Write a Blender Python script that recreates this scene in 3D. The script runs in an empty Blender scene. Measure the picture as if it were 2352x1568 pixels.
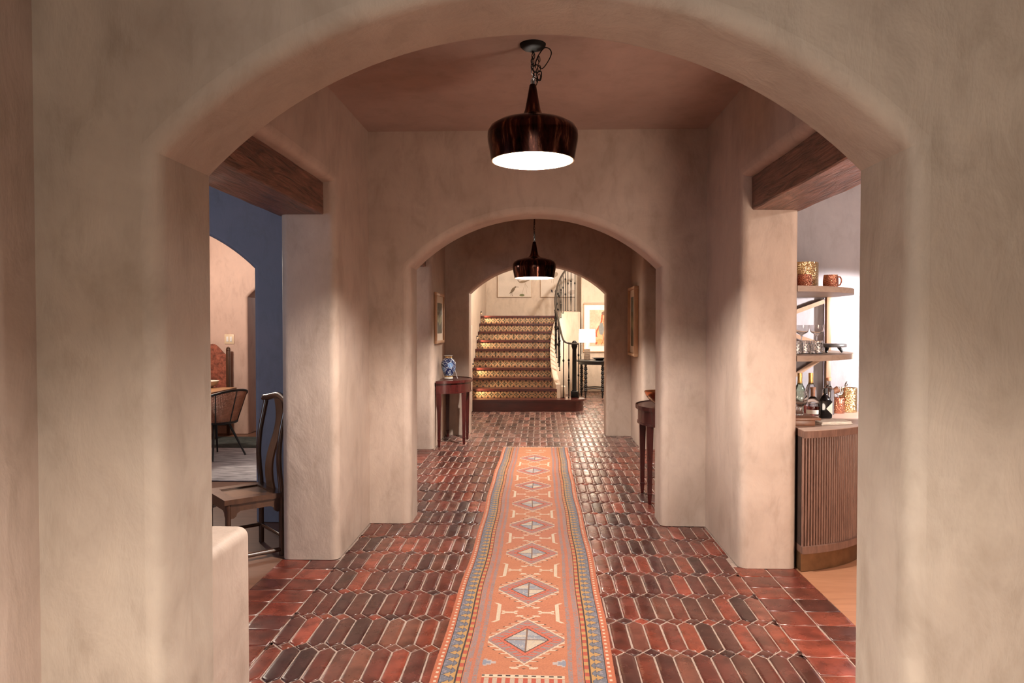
import bpy, bmesh, math, random
import numpy as np
from math import sin, cos, pi, sqrt, radians
from mathutils import Vector, Matrix, noise as mnoise

rnd = random.Random(7)
nrs = np.random.RandomState(11)
SC = bpy.context.scene
COL = SC.collection

# ------------------------------------------------------------------ materials
def srgb(r, g, b):
    f = lambda c: (c / 255 / 12.92) if c / 255 <= 0.04045 else ((c / 255 + 0.055) / 1.055) ** 2.4
    return (f(r), f(g), f(b), 1.0)

def new_mat(name):
    m = bpy.data.materials.new(name)
    m.use_nodes = True
    nt = m.node_tree
    return m, nt, nt.nodes['Principled BSDF']

def N(nt, typ, **kw):
    n = nt.nodes.new(typ)
    for k, v in kw.items():
        setattr(n, k, v)
    return n

def noise_node(nt, scale, detail=4, rough=0.55, stretch=None, dist=0.0):
    tc = N(nt, 'ShaderNodeTexCoord')
    mp = N(nt, 'ShaderNodeMapping')
    if stretch:
        mp.inputs['Scale'].default_value = stretch
    nt.links.new(tc.outputs['Object'], mp.inputs['Vector'])
    nz = N(nt, 'ShaderNodeTexNoise')
    nz.inputs['Scale'].default_value = scale
    nz.inputs['Detail'].default_value = detail
    nz.inputs['Roughness'].default_value = rough
    nz.inputs['Distortion'].default_value = dist
    nt.links.new(mp.outputs['Vector'], nz.inputs['Vector'])
    return nz

def ramp(nt, src, stops):
    r = N(nt, 'ShaderNodeValToRGB')
    els = r.color_ramp.elements
    els[0].position, els[0].color = stops[0]
    els[1].position, els[1].color = stops[-1]
    for p, c in stops[1:-1]:
        e = els.new(p); e.color = c
    nt.links.new(src, r.inputs['Fac'])
    return r

def mix(nt, fac, a, b, mode='MIX'):
    m = N(nt, 'ShaderNodeMix', data_type='RGBA', blend_type=mode)
    for sock, v in ((m.inputs[0], fac), (m.inputs[6], a), (m.inputs[7], b)):
        if hasattr(v, 'links'):
            nt.links.new(v, sock)
        else:
            sock.default_value = v
    return m.outputs[2]

def bump(nt, height, strength, dist, bsdf, prev=None):
    b = N(nt, 'ShaderNodeBump')
    b.inputs['Strength'].default_value = strength
    b.inputs['Distance'].default_value = dist
    nt.links.new(height, b.inputs['Height'])
    if prev is not None:
        nt.links.new(prev, b.inputs['Normal'])
    nt.links.new(b.outputs['Normal'], bsdf.inputs['Normal'])
    return b.outputs['Normal']

def simple(name, col, rough=0.5, metal=0.0, var=0.0, scale=8.0, bumpy=0.0, stretch=None, spec=0.5, coat=0.0):
    m, nt, b = new_mat(name)
    b.inputs['Roughness'].default_value = rough
    b.inputs['Metallic'].default_value = metal
    b.inputs['Specular IOR Level'].default_value = spec
    b.inputs['Coat Weight'].default_value = coat
    nz = noise_node(nt, scale, stretch=stretch)
    lo = tuple(c * (1 - var) for c in col[:3]) + (1,)
    hi = tuple(min(1, c * (1 + var)) for c in col[:3]) + (1,)
    r = ramp(nt, nz.outputs['Fac'], [(0.3, lo), (0.7, hi)])
    nt.links.new(r.outputs['Color'], b.inputs['Base Color'])
    if bumpy:
        bump(nt, nz.outputs['Fac'], bumpy, 0.01, b)
    return m

def plaster(name, c0, c1, rough=0.62, bs=0.35):
    m, nt, b = new_mat(name)
    big = noise_node(nt, 1.6, 5, 0.6, dist=0.6)
    med = noise_node(nt, 9.0, 5, 0.65, (1.0, 1.0, 0.45), 0.4)
    a = ramp(nt, big.outputs['Fac'], [(0.32, c0), (0.68, c1)])
    dk = ramp(nt, med.outputs['Fac'], [(0.28, (0.76, 0.73, 0.70, 1)), (0.5, (0.97, 0.965, 0.96, 1)), (0.72, (1.06, 1.05, 1.03, 1))])
    c = mix(nt, 0.8, a.outputs['Color'], dk.outputs['Color'], 'MULTIPLY')
    nt.links.new(c, b.inputs['Base Color'])
    rr = ramp(nt, med.outputs['Fac'], [(0.3, (rough - .1,) * 3 + (1,)), (0.7, (rough + .1,) * 3 + (1,))])
    nt.links.new(rr.outputs['Color'], b.inputs['Roughness'])
    b.inputs['Specular IOR Level'].default_value = 0.35
    n1 = bump(nt, big.outputs['Fac'], bs * 0.8, 0.03, b)
    n2 = bump(nt, med.outputs['Fac'], bs, 0.012, b, n1)
    fine = noise_node(nt, 38.0, 3, 0.6, (1.0, 1.0, 0.3), 0.8)
    bump(nt, fine.outputs['Fac'], bs * 0.35, 0.004, b, n2)
    return m

def attr_mat(name, rough=0.6, spec=0.5, var=0.12, scale=40.0, bumpy=0.0, bscale=200.0, metal=0.0, coat=0.0, rvar=0.0, sheen=0.0):
    """colour from the mesh's own colour attribute, broken up by noise"""
    m, nt, b = new_mat(name)
    at = N(nt, 'ShaderNodeAttribute', attribute_name='Col')
    nz = noise_node(nt, scale, 5, 0.6)
    r = ramp(nt, nz.outputs['Fac'], [(0.25, (1 - var,) * 3 + (1,)), (0.75, (1 + var,) * 3 + (1,))])
    c = mix(nt, 1.0, at.outputs['Color'], r.outputs['Color'], 'MULTIPLY')
    nt.links.new(c, b.inputs['Base Color'])
    b.inputs['Roughness'].default_value = rough
    b.inputs['Metallic'].default_value = metal
    b.inputs['Specular IOR Level'].default_value = spec
    b.inputs['Coat Weight'].default_value = coat
    b.inputs['Sheen Weight'].default_value = sheen
    if rvar:
        n2 = noise_node(nt, scale * 0.6, 4, 0.6)
        rr = ramp(nt, n2.outputs['Fac'], [(0.3, (rough - rvar,) * 3 + (1,)), (0.7, (rough + rvar,) * 3 + (1,))])
        nt.links.new(rr.outputs['Color'], b.inputs['Roughness'])
    if bumpy:
        n3 = noise_node(nt, bscale, 3, 0.6)
        bump(nt, n3.outputs['Fac'], bumpy, 0.004, b)
    return m

def wood(name, c0, c1, rough=0.4, scale=3.0, stretch=(1, 12, 12), bumpy=0.15, coat=0.0, dist=1.2):
    m, nt, b = new_mat(name)
    nz = noise_node(nt, scale, 8, 0.62, stretch, dist)
    r = ramp(nt, nz.outputs['Fac'], [(0.3, c0), (0.5, tuple((a + d) / 2 for a, d in zip(c0, c1))), (0.7, c1)])
    nt.links.new(r.outputs['Color'], b.inputs['Base Color'])
    b.inputs['Roughness'].default_value = rough
    b.inputs['Coat Weight'].default_value = coat
    b.inputs['Coat Roughness'].default_value = 0.15
    if bumpy:
        bump(nt, nz.outputs['Fac'], bumpy, 0.01, b)
    return m

def glow(name, col, strength):
    m, nt, b = new_mat(name)
    b.inputs['Base Color'].default_value = (0.9, 0.85, 0.75, 1)
    b.inputs['Emission Color'].default_value = col
    b.inputs['Emission Strength'].default_value = strength
    return m

def glass(name, col=(1, 1, 1, 1), rough=0.02):
    m, nt, b = new_mat(name)
    b.inputs['Base Color'].default_value = col
    b.inputs['Transmission Weight'].default_value = 1.0
    b.inputs['Roughness'].default_value = rough
    b.inputs['IOR'].default_value = 1.45
    return m

def hammered(name, col, scale=90.0, rough=0.16, strength=0.9):
    m, nt, b = new_mat(name)
    tc = N(nt, 'ShaderNodeTexCoord')
    vo = N(nt, 'ShaderNodeTexVoronoi')
    vo.inputs['Scale'].default_value = scale
    nt.links.new(tc.outputs['Object'], vo.inputs['Vector'])
    b.inputs['Base Color'].default_value = col
    b.inputs['Metallic'].default_value = 1.0
    b.inputs['Roughness'].default_value = rough
    bump(nt, vo.outputs['Distance'], strength, 0.004, b)
    return m

M = {}
M['plaster'] = plaster('warm_plaster', (0.385, 0.285, 0.230, 1), (0.495, 0.38, 0.315, 1), bs=0.4)
M['plaster_front'] = plaster('daylit_plaster', (0.365, 0.285, 0.230, 1), (0.485, 0.395, 0.32, 1), bs=0.5)  # same hall plaster, greener to put the daylight's olive tint into its colour
M['ceiling'] = plaster('ceiling_plaster', (0.33, 0.225, 0.19, 1), (0.40, 0.28, 0.24, 1), bs=0.25)
M['plaster_blue'] = plaster('blue_plaster', (0.170, 0.178, 0.230, 1), (0.20, 0.198, 0.25, 1), bs=0.2)
M['plaster_pink'] = plaster('pink_plaster', (0.55, 0.375, 0.31, 1), (0.61, 0.425, 0.355, 1), bs=0.12)
M['plaster_grey'] = plaster('grey_plaster', (0.275, 0.25, 0.27, 1), (0.34, 0.315, 0.34, 1), bs=0.15)
M['plaster_cream'] = plaster('cream_plaster', (0.56, 0.46, 0.37, 1), (0.62, 0.515, 0.42, 1), bs=0.12)
M['tile'] = attr_mat('fired_tile', rough=0.28, spec=0.44, var=0.60, scale=10.0, bumpy=0.14, bscale=26.0, rvar=0.09)
M['grout'] = simple('grout', (0.29, 0.205, 0.165, 1), 0.85, var=0.2, scale=30, bumpy=0.3)
M['rug'] = attr_mat('wool_weave', rough=0.95, spec=0.1, var=0.14, scale=120.0, bumpy=0.35, bscale=420.0, sheen=0.1)
M['beam'] = wood('dark_beam', (0.016, 0.006, 0.004, 1), (0.28, 0.115, 0.075, 1), 0.36, 2.4, (10, 1.0, 10), 1.0, dist=2.2)
M['mahogany'] = wood('red_mahogany', (0.032, 0.005, 0.0045, 1), (0.075, 0.011, 0.009, 1), 0.25, 3.0, (6, 6, 1), 0.03, coat=0.2)
M['tread'] = wood('stair_wood', (0.042, 0.006, 0.005, 1), (0.080, 0.013, 0.010, 1), 0.3, 2.0, (1.2, 8, 8), 0.05, coat=0.35)
M['oak_floor'] = wood('floor_boards', (0.27, 0.115, 0.06, 1), (0.38, 0.18, 0.10, 1), 0.4, 2.0, (1.0, 8, 8), 0.05)
M['dining_boards_shaded'] = wood('dining_boards_shaded', (0.12, 0.055, 0.033, 1), (0.20, 0.095, 0.06, 1), 0.4, 2.0, (1.0, 8, 8), 0.05)  # boards as in the bar, darkened so the shade sits in the colour
M['oak'] = wood('pale_oak', (0.25, 0.135, 0.075, 1), (0.33, 0.185, 0.105, 1), 0.45, 3.0, (10, 10, 1.5), 0.03)
M['bar_wood'] = wood('bar_walnut', (0.10, 0.050, 0.036, 1), (0.20, 0.105, 0.075, 1), 0.42, 5.0, (9, 9, 1.2), 0.1)
M['bar_dark'] = simple('bar_gap_shade', (0.030, 0.016, 0.012, 1), 0.6, 0, 0.2, 20)  # near-black cabinet body puts the shade between the ribs into its colour
M['bar_top'] = wood('bar_top', (0.33, 0.225, 0.18, 1), (0.42, 0.30, 0.24, 1), 0.4, 2.0, (1, 9, 9), 0.03)
M['shelf'] = wood('shelf_wood', (0.24, 0.165, 0.125, 1), (0.33, 0.24, 0.19, 1), 0.4, 3.0, (1, 9, 9), 0.03)
M['elm'] = wood('dark_elm', (0.035, 0.014, 0.008, 1), (0.085, 0.036, 0.019, 1), 0.28, 4.0, (6, 6, 1.4), 0.05, coat=0.3)
M['elm_light'] = wood('elm_splat', (0.085, 0.038, 0.018, 1), (0.14, 0.064, 0.032, 1), 0.3, 4.0, (6, 6, 1.4), 0.05, coat=0.3)
M['table_oak'] = wood('table_oak', (0.30, 0.14, 0.06, 1), (0.46, 0.24, 0.11, 1), 0.4, 3.0, (1, 10, 10), 0.03)
M['frame_wood'] = wood('maple_frame', (0.42, 0.23, 0.125, 1), (0.52, 0.31, 0.18, 1), 0.4, 4.0, (6, 6, 1.5), 0.02)
M['iron'] = simple('black_iron', (0.012, 0.011, 0.011, 1), 0.38, 0.7, 0.3, 40)
M['steel_rail'] = simple('worn_iron_rail', (0.075, 0.070, 0.065, 1), 0.33, 0.8, 0.3, 30)
M['matte_black'] = simple('matte_black', (0.009, 0.007, 0.006, 1), 0.7, 0.0, 0.2, 20, spec=0.15)
M['black'] = simple('black_paint', (0.010, 0.010, 0.011, 1), 0.4, 0.0, 0.2, 20)
M['brass'] = simple('aged_brass', (0.25, 0.145, 0.075, 1), 0.42, 0.9, 0.2, 12)
M['h_brass'] = hammered('hammered_brass', (0.74, 0.55, 0.30, 1), 135)
M['h_copper'] = hammered('hammered_copper', (0.62, 0.27, 0.18, 1), 165)
M['copper'] = simple('copper', (0.55, 0.25, 0.13, 1), 0.25, 1.0, 0.2, 14)
M['gold_in'] = simple('gold_leaf_inside', (0.90, 0.68, 0.42, 1), 0.35, 0.7, 0.15, 20)
M['foil'] = simple('gold_foil', (0.72, 0.45, 0.16, 1), 0.3, 0.9, 0.2, 60, 0.3)
M['glass'] = glass('clear_glass')
M['glass_green'] = glass('green_bottle_glass', (0.45, 0.52, 0.38, 1))
M['glass_amber'] = glass('amber_liquor', (0.42, 0.07, 0.05, 1))
M['black_glass'] = simple('black_glass', (0.004, 0.004, 0.005, 1), 0.08, 0.0, 0.0, 5)
M['label'] = simple('paper_label', (0.62, 0.55, 0.46, 1), 0.7, 0, 0.06, 30)
M['white_card'] = simple('white_card', (0.75, 0.73, 0.72, 1), 0.7, 0, 0.04, 20)
M['mat_board'] = simple('mat_board', (0.66, 0.57, 0.47, 1), 0.8, 0, 0.04, 12)
M['cork'] = simple('cork', (0.42, 0.20, 0.11, 1), 0.8, 0, 0.2, 80, 0.2)
M['linen'] = simple('linen_cloth', (0.75, 0.68, 0.60, 1), 0.9, 0, 0.1, 50, 0.2)
M['ceramic'] = simple('ribbed_ceramic', (0.20, 0.145, 0.11, 1), 0.6, 0, 0.12, 20, 0.1)
M['walnut_block'] = wood('walnut_block', (0.14, 0.055, 0.03, 1), (0.25, 0.11, 0.06, 1), 0.4, 5.0, (3, 10, 10), 0.04)
M['leather'] = simple('red_tooled_leather', (0.26, 0.075, 0.045, 1), 0.5, 0, 0.55, 26, 0.4)
M['slate'] = simple('dark_slate', (0.05, 0.045, 0.045, 1), 0.4, 0, 0.2, 20)
M['steel'] = simple('bar_steel', (0.60, 0.60, 0.60, 1), 0.18, 1.0, 0.1, 30)
M['paint'] = attr_mat('painted', rough=0.7, spec=0.3, var=0.05, scale=60)
M['glaze'] = attr_mat('glazed_porcelain', rough=0.12, spec=0.6, var=0.05, scale=60, coat=0.4)
M['riser_tile'] = attr_mat('painted_riser_tile', rough=0.25, spec=0.5, var=0.12, scale=50)
M['plate'] = simple('ivory_plate', (0.72, 0.55, 0.38, 1), 0.4, 0, 0.02, 10)
M['fringe'] = simple('cotton_fringe', (0.62, 0.46, 0.36, 1), 0.9, 0, 0.15, 60)
M['rug_blue'] = simple('faded_blue_rug', (0.38, 0.36, 0.37, 1), 0.95, 0, 0.45, 5, 0.2, (1, 4, 1), 0.1)
M['rug_dark'] = simple('dark_green_rug', (0.055, 0.060, 0.055, 1), 0.95, 0, 0.3, 14, 0.2, None, 0.1)
M['bulb'] = glow('lit_bulb', (1.0, 0.93, 0.84, 1), 5600.0)
M['lampshade'] = glow('lit_linen_shade', (1.0, 0.88, 0.70, 1), 24.0)

def pendant_mat():
    m, nt, b = new_mat('streaked_bronze')
    nz = noise_node(nt, 22.0, 6, 0.7, (1, 1, 0.10), 0.5)
    r = ramp(nt, nz.outputs['Fac'], [(0.38, (0.014, 0.007, 0.006, 1)), (0.54, (0.075, 0.026, 0.020, 1)), (0.66, (0.42, 0.19, 0.11, 1))])
    nt.links.new(r.outputs['Color'], b.inputs['Base Color'])
    b.inputs['Metallic'].default_value = 0.95
    b.inputs['Roughness'].default_value = 0.15
    return m
M['pendant'] = pendant_mat()

def cane_mat():
    m, nt, b = new_mat('woven_cane')
    nz = noise_node(nt, 20, 3)
    r = ramp(nt, nz.outputs['Fac'], [(0.3, (0.26, 0.105, 0.06, 1)), (0.7, (0.38, 0.17, 0.10, 1))])
    nt.links.new(r.outputs['Color'], b.inputs['Base Color'])
    b.inputs['Roughness'].default_value = 0.5
    return m
M['cane'] = cane_mat()

# ------------------------------------------------------------------ mesh building
class MB:
    def __init__(self):
        self.v, self.f, self.mi, self.sm = [], [], [], []
    def add(self, verts, faces, mat=0, smooth=False):
        o = len(self.v)
        self.v.extend(tuple(p) for p in verts)
        for f in faces:
            self.f.append(tuple(i + o for i in f)); self.mi.append(mat); self.sm.append(smooth)
    def box(self, x0, x1, y0, y1, z0, z1, mat=0, bev=0.0, T=None, seg=2):
        bm = bmesh.new()
        bmesh.ops.create_cube(bm, size=1.0)
        for v in bm.verts:
            v.co = Vector(((x0 + x1) / 2 + v.co.x * (x1 - x0), (y0 + y1) / 2 + v.co.y * (y1 - y0), (z0 + z1) / 2 + v.co.z * (z1 - z0)))
        if bev:
            bmesh.ops.bevel(bm, geom=list(bm.edges), offset=bev, segments=seg, profile=0.5, affect='EDGES')
        self.bm(bm, mat, T, bev > 0)
    def bm(self, bm, mat=0, T=None, smooth=False):
        bm.verts.index_update()
        vs = [(T @ v.co if T else v.co).copy() for v in bm.verts]
        self.add(vs, [[v.index for v in f.verts] for f in bm.faces], mat, smooth)
        bm.free()
    def lathe(self, prof, c=(0, 0, 0), n=32, mat=0, T=None, a0=0.0, a1=2 * pi, smooth=True, sx=1.0, sy=1.0):
        full = abs(a1 - a0 - 2 * pi) < 1e-6
        cols = n if full else n + 1
        vs = []
        for r, z in prof:
            for i in range(cols):
                a = a0 + (a1 - a0) * i / n
                p = Vector((c[0] + r * cos(a) * sx, c[1] + r * sin(a) * sy, c[2] + z))
                vs.append(T @ p if T else p)
        fs = []
        for j in range(len(prof) - 1):
            for i in range(n):
                i2 = (i + 1) % cols
                fs.append((j * cols + i, j * cols + i2, (j + 1) * cols + i2, (j + 1) * cols + i))
        if full:
            if prof[0][0] > 1e-6:
                fs.append(tuple(range(cols - 1, -1, -1)))
            if prof[-1][0] > 1e-6:
                k = (len(prof) - 1) * cols
                fs.append(tuple(k + i for i in range(cols)))
        self.add(vs, fs, mat, smooth)
    def tube(self, pts, rad, n=8, mat=0, caps=True, T=None, flat=1.0):
        pts = [Vector(p) for p in pts]
        m = len(pts)
        rads = rad if isinstance(rad, (list, tuple)) else [rad] * m
        vs = []
        up0 = None
        for i, p in enumerate(pts):
            t = (pts[min(i + 1, m - 1)] - pts[max(i - 1, 0)])
            t.normalize()
            if up0 is None:
                up0 = Vector((0, 0, 1)) if abs(t.z) < 0.9 else Vector((0, 1, 0))
            s = t.cross(up0)
            if s.length < 1e-4:
                s = t.cross(Vector((1, 0, 0)))
            s.normalize()
            u = s.cross(t); u.normalize()
            up0 = u
            for k in range(n):
                a = 2 * pi * k / n
                q = p + (s * cos(a) + u * sin(a) * flat) * rads[i]
                vs.append(T @ q if T else q)
        fs = []
        for i in range(m - 1):
            for k in range(n):
                k2 = (k + 1) % n
                fs.append((i * n + k, i * n + k2, (i + 1) * n + k2, (i + 1) * n + k))
        if caps:
            fs.append(tuple(range(n - 1, -1, -1)))
            fs.append(tuple((m - 1) * n + k for k in range(n)))
        self.add(vs, fs, mat, True)
    def prism(self, poly, z0, z1, mat=0, smooth=False):
        n = len(poly)
        vs = [(x, y, z0) for x, y in poly] + [(x, y, z1) for x, y in poly]
        fs = [tuple(range(n - 1, -1, -1)), tuple(range(n, 2 * n))]
        self.add(vs, fs, mat, False)
        self.add(vs, [(i, (i + 1) % n, n + (i + 1) % n, n + i) for i in range(n)], mat, smooth)
    def build(self, name, mats, parent=None, loc=None, autosmooth=True, smooth_deg=48):
        me = bpy.data.meshes.new(name)
        me.from_pydata(self.v, [], self.f)
        mats = mats if isinstance(mats, (list, tuple)) else [mats]
        for m in mats:
            me.materials.append(m)
        me.polygons.foreach_set('material_index', self.mi)
        me.polygons.foreach_set('use_smooth', self.sm)
        bm = bmesh.new(); bm.from_mesh(me)
        bmesh.ops.recalc_face_normals(bm, faces=list(bm.faces))
        if autosmooth:
            for e in bm.edges:
                if len(e.link_faces) == 2 and e.calc_face_angle(0) > radians(smooth_deg):
                    e.smooth = False
        bm.to_mesh(me); bm.free()
        me.update()
        o = bpy.data.objects.new(name, me)
        COL.objects.link(o)
        if parent is not None:
            o.parent = parent
        if loc is not None:
            o.location = loc
        return o

def empty(name, loc, label, cat, group=None, rz=0.0):
    o = bpy.data.objects.new(name, None)
    o.empty_display_size = 0.1
    COL.objects.link(o)
    o.location = loc
    o.rotation_euler = (0, 0, rz)
    tag(o, label, cat, group)
    return o

def tag(o, label, cat, group=None):
    o['label'] = label; o['category'] = cat
    if group:
        o['group'] = group
    return o

def struct(o, label=None):
    o['kind'] = 'structure'
    if label:
        o['label'] = label
    return o

def copy_thing(root, loc, label, rz=None, group=None):
    r = root.copy(); COL.objects.link(r)
    r.location = loc
    if rz is not None:
        r.rotation_euler = (0, 0, rz)
    r['label'] = label
    if group:
        r['group'] = group
    for ch in list(root.children):
        c = ch.copy(); COL.objects.link(c); c.parent = r
        for g in list(ch.children):
            d = g.copy(); COL.objects.link(d); d.parent = c
    return r

def colored(name, verts, faces, colors, mat, parent=None, smooth=False, quads=None):
    """mesh with a colour per face; verts (n,3), quads (m,4), colors (m,3)"""
    me = bpy.data.meshes.new(name)
    verts = np.asarray(verts, dtype=np.float32); q = np.asarray(quads, dtype=np.int32); c = np.asarray(colors, dtype=np.float32)
    me.vertices.add(len(verts)); me.vertices.foreach_set('co', verts.ravel())
    me.loops.add(q.size); me.loops.foreach_set('vertex_index', q.ravel())
    me.polygons.add(len(q))
    me.polygons.foreach_set('loop_start', np.arange(0, q.size, 4, dtype=np.int32))
    me.polygons.foreach_set('use_smooth', np.full(len(q), smooth, dtype=bool))
    me.update(calc_edges=True)
    at = me.color_attributes.new('Col', 'FLOAT_COLOR', 'CORNER')
    cc = np.concatenate([c, np.ones((len(c), 1), dtype=np.float32)], axis=1)
    at.data.foreach_set('color', np.repeat(cc, 4, axis=0).ravel())
    me.materials.append(mat)
    me.validate()
    o = bpy.data.objects.new(name, me); COL.objects.link(o)
    if parent is not None:
        o.parent = parent
    return o

def grid_quads(nu, nv):
    i = np.arange(nu)[:, None]; j = np.arange(nv)[None, :]
    a = i * (nv + 1) + j
    return np.stack([a, a + (nv + 1), a + nv + 2, a + 1], axis=-1).reshape(-1, 4)

def painted_panel(name, origin, du, dv, nu, nv, func, mat, parent=None, thick=0.0):
    """flat rectangle painted cell by cell with func(u, v) in metres; thick gives it a back and sides"""
    origin, du, dv = Vector(origin), Vector(du), Vector(dv)
    U, V = du.length, dv.length
    u = np.linspace(0, 1, nu + 1); v = np.linspace(0, 1, nv + 1)
    uu, vv = np.meshgrid(u, v, indexing='ij')
    P = np.array(origin)[None, None, :] + uu[..., None] * np.array(du) + vv[..., None] * np.array(dv)
    verts = P.reshape(-1, 3)
    quads = grid_quads(nu, nv)
    uc = (u[:-1] + u[1:]) / 2 * U; vc = (v[:-1] + v[1:]) / 2 * V
    a, b = np.meshgrid(uc, vc, indexing='ij')
    cols = func(a, b).reshape(-1, 3)
    if thick:
        n = du.cross(dv).normalized()
        cor = [origin, origin + du, origin + du + dv, origin + dv]
        base = len(verts)
        ex = [list(p) for p in cor] + [list(p - n * thick) for p in cor]
        verts = np.concatenate([verts, np.array(ex)])
        q = [(base + 4, base + 7, base + 6, base + 5)] + [(base + i, base + 4 + i, base + 4 + (i + 1) % 4, base + (i + 1) % 4) for i in range(4)]
        quads = np.concatenate([quads, np.array(q)])
        cols = np.concatenate([cols, np.tile(cols.mean(axis=0), (5, 1))])
    return colored(name, verts, None, cols, mat, parent, False, quads)

def vnoise(a, b, scale, seed=0):
    """value noise on arrays"""
    x = a * scale + seed * 17.3; y = b * scale + seed * 9.1
    xi = np.floor(x).astype(int); yi = np.floor(y).astype(int)
    fx = x - xi; fy = y - yi
    fx = fx * fx * (3 - 2 * fx); fy = fy * fy * (3 - 2 * fy)
    h = lambda i, j: (np.sin(i * 127.1 + j * 311.7 + seed * 74.7) * 43758.5453) % 1.0
    return (h(xi, yi) * (1 - fx) + h(xi + 1, yi) * fx) * (1 - fy) + (h(xi, yi + 1) * (1 - fx) + h(xi + 1, yi + 1) * fx) * fy

# ------------------------------------------------------------------ walls with rounded openings
def offset_profile(pts):
    """mitred outward normals (into the wall) of an opening's outline running left jamb - top - right jamb"""
    nrm = []
    n = len(pts)
    for i in range(n):
        ns = []
        for a, b in ((i - 1, i), (i, i + 1)):
            if a >= 0 and b < n:
                dx, dz = pts[b][0] - pts[a][0], pts[b][1] - pts[a][1]
                l = sqrt(dx * dx + dz * dz)
                ns.append((-dz / l, dx / l))
        if len(ns) == 1:
            nrm.append(ns[0])
        else:
            mx, mz = ns[0][0] + ns[1][0], ns[0][1] + ns[1][1]
            d = (mx * ns[0][0] + mz * ns[0][1])
            nrm.append((mx / d, mz / d))
    return nrm

def opening_wall(name, pts, lo, hi, ztop, d0, d1, r, mapf, mat, seg=6, mat_back=None):
    """wall between depths d0 and d1 with an opening outlined by pts [(u,z)...], its edges rounded by r; mapf(u,d,z) places it"""
    nrm = offset_profile(pts)
    rings = []
    for k in range(seg + 1):
        t = pi / 2 * k / seg
        rings.append((r * (1 - sin(t)), d0 + r * (1 - cos(t))))
    for k in range(seg, -1, -1):
        t = pi / 2 * k / seg
        rings.append((r * (1 - sin(t)), d1 - r * (1 - cos(t))))
    mb = MB()
    n = len(pts)
    vs = []
    for off, d in rings:
        for (u, z), (nu, nz) in zip(pts, nrm):
            vs.append(mapf(u + nu * off, d, max(0.0, z + nz * off)))
    fs = []
    for j in range(len(rings) - 1):
        for i in range(n - 1):
            fs.append((j * n + i, j * n + i + 1, (j + 1) * n + i + 1, (j + 1) * n + i))
    mb.add(vs, fs, 0, True)
    for ring, d, mi in ((0, d0, 0), (len(rings) - 1, d1, 1 if mat_back else 0)):
        out = [(lo, 0.0), (lo, ztop), (hi, ztop), (hi, 0.0)]
        poly = [mapf(u, d, z) for u, z in out] + [vs[ring * n + i] for i in range(n - 1, -1, -1)]
        mb.add(poly, [tuple(range(len(poly)))], mi, False)
    for (u0, z0), (u1, z1) in (((lo, 0), (lo, ztop)), ((lo, ztop), (hi, ztop)), ((hi, ztop), (hi, 0))):
        mb.add([mapf(u0, d0, z0), mapf(u1, d0, z1), mapf(u1, d1, z1), mapf(u0, d1, z0)], [(0, 1, 2, 3)], 0, False)
    return mb.build(name, [mat, mat_back] if mat_back else mat, smooth_deg=34)

def arch_pts(xl, xr, zs, zc, n=40, nj=6):
    a = (xr - xl) / 2; rise = zc - zs
    R = (a * a + rise * rise) / (2 * rise)
    cx, cz = (xl + xr) / 2, zc - R
    th = math.asin(a / R)
    pts = [(xl, zs * i / nj) for i in range(nj)]
    pts += [(cx + R * sin(-th + 2 * th * i / n), cz + R * cos(-th + 2 * th * i / n)) for i in range(n + 1)]
    pts += [(xr, zs * (nj - 1 - i) / nj) for i in range(nj)]
    return pts

FRONT = lambda u, d, z: (u, d, z)
SIDE = lambda u, d, z: (d, u, z)
XL, XR = -1.20, 1.148           # hall side walls
XLO, XRO = -1.54, 1.475         # their outer faces
OPL, OPR = -0.900, 0.843        # arch jambs
ZS, ZCR, ZC = 1.805, 2.172, 2.748

struct(opening_wall('wall_near', arch_pts(OPL, OPR, ZS, ZCR), -6.9, 5.0, ZC, 1.70, 2.00, 0.042, FRONT, M['plaster_front'], mat_back=M['plaster']), 'near plaster wall with a low round arch')
struct(opening_wall('wall_middle', arch_pts(OPL - .005, OPR - .003, ZS, ZCR), XL - .01, XR + .01, ZC, 5.10, 5.40, 0.05, FRONT, M['plaster']), 'middle plaster wall with a low round arch')
struct(opening_wall('wall_far', arch_pts(OPL + .005, OPR - .01, ZS - .005, ZCR - .015), XL - .35, XR + .35, 4.4, 9.25, 9.55, 0.03, FRONT, M['plaster'], mat_back=M['plaster_cream']), 'far plaster wall with a low round arch')

def side(name, y0, y1, o0, o1, right, ztop=ZC):
    pts = [(o0, 0), (o0, .6), (o0, 1.2), (o0, 1.8), (o0, 2.242), ((o0 + o1) / 2, 2.242), (o1, 2.242), (o1, 1.8), (o1, 1.2), (o1, .6), (o1, 0)]
    d0, d1 = (XR, XRO) if right else (XLO, XL)
    return struct(opening_wall(name, pts, y0, y1, ztop, d0, d1, 0.05, SIDE, M['plaster']))
side('wall_left', 2.0, 5.10, 2.50, 4.285, False)
side('wall_right', 2.0, 5.10, 2.50, 4.225, True)
side('wall_left_far', 5.40, 9.25, 6.42, 8.17, False)
side('wall_right_far', 5.40, 9.25, 6.42, 8.26, True)
side('wall_left_near', -2.4, 1.70, -1.0, 0.88, False)
side('wall_right_near', -2.4, 1.70, -1.0, 0.88, True)

# low wall that runs on from the left pier of the near arch
mb = MB()
mb.box(-1.56, -0.905, 1.93, 2.25, -0.02, 0.775, 0, 0.032, seg=5)
struct(mb.build('wall_low', M['plaster']), 'low plaster wall end beside the near arch')

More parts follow.
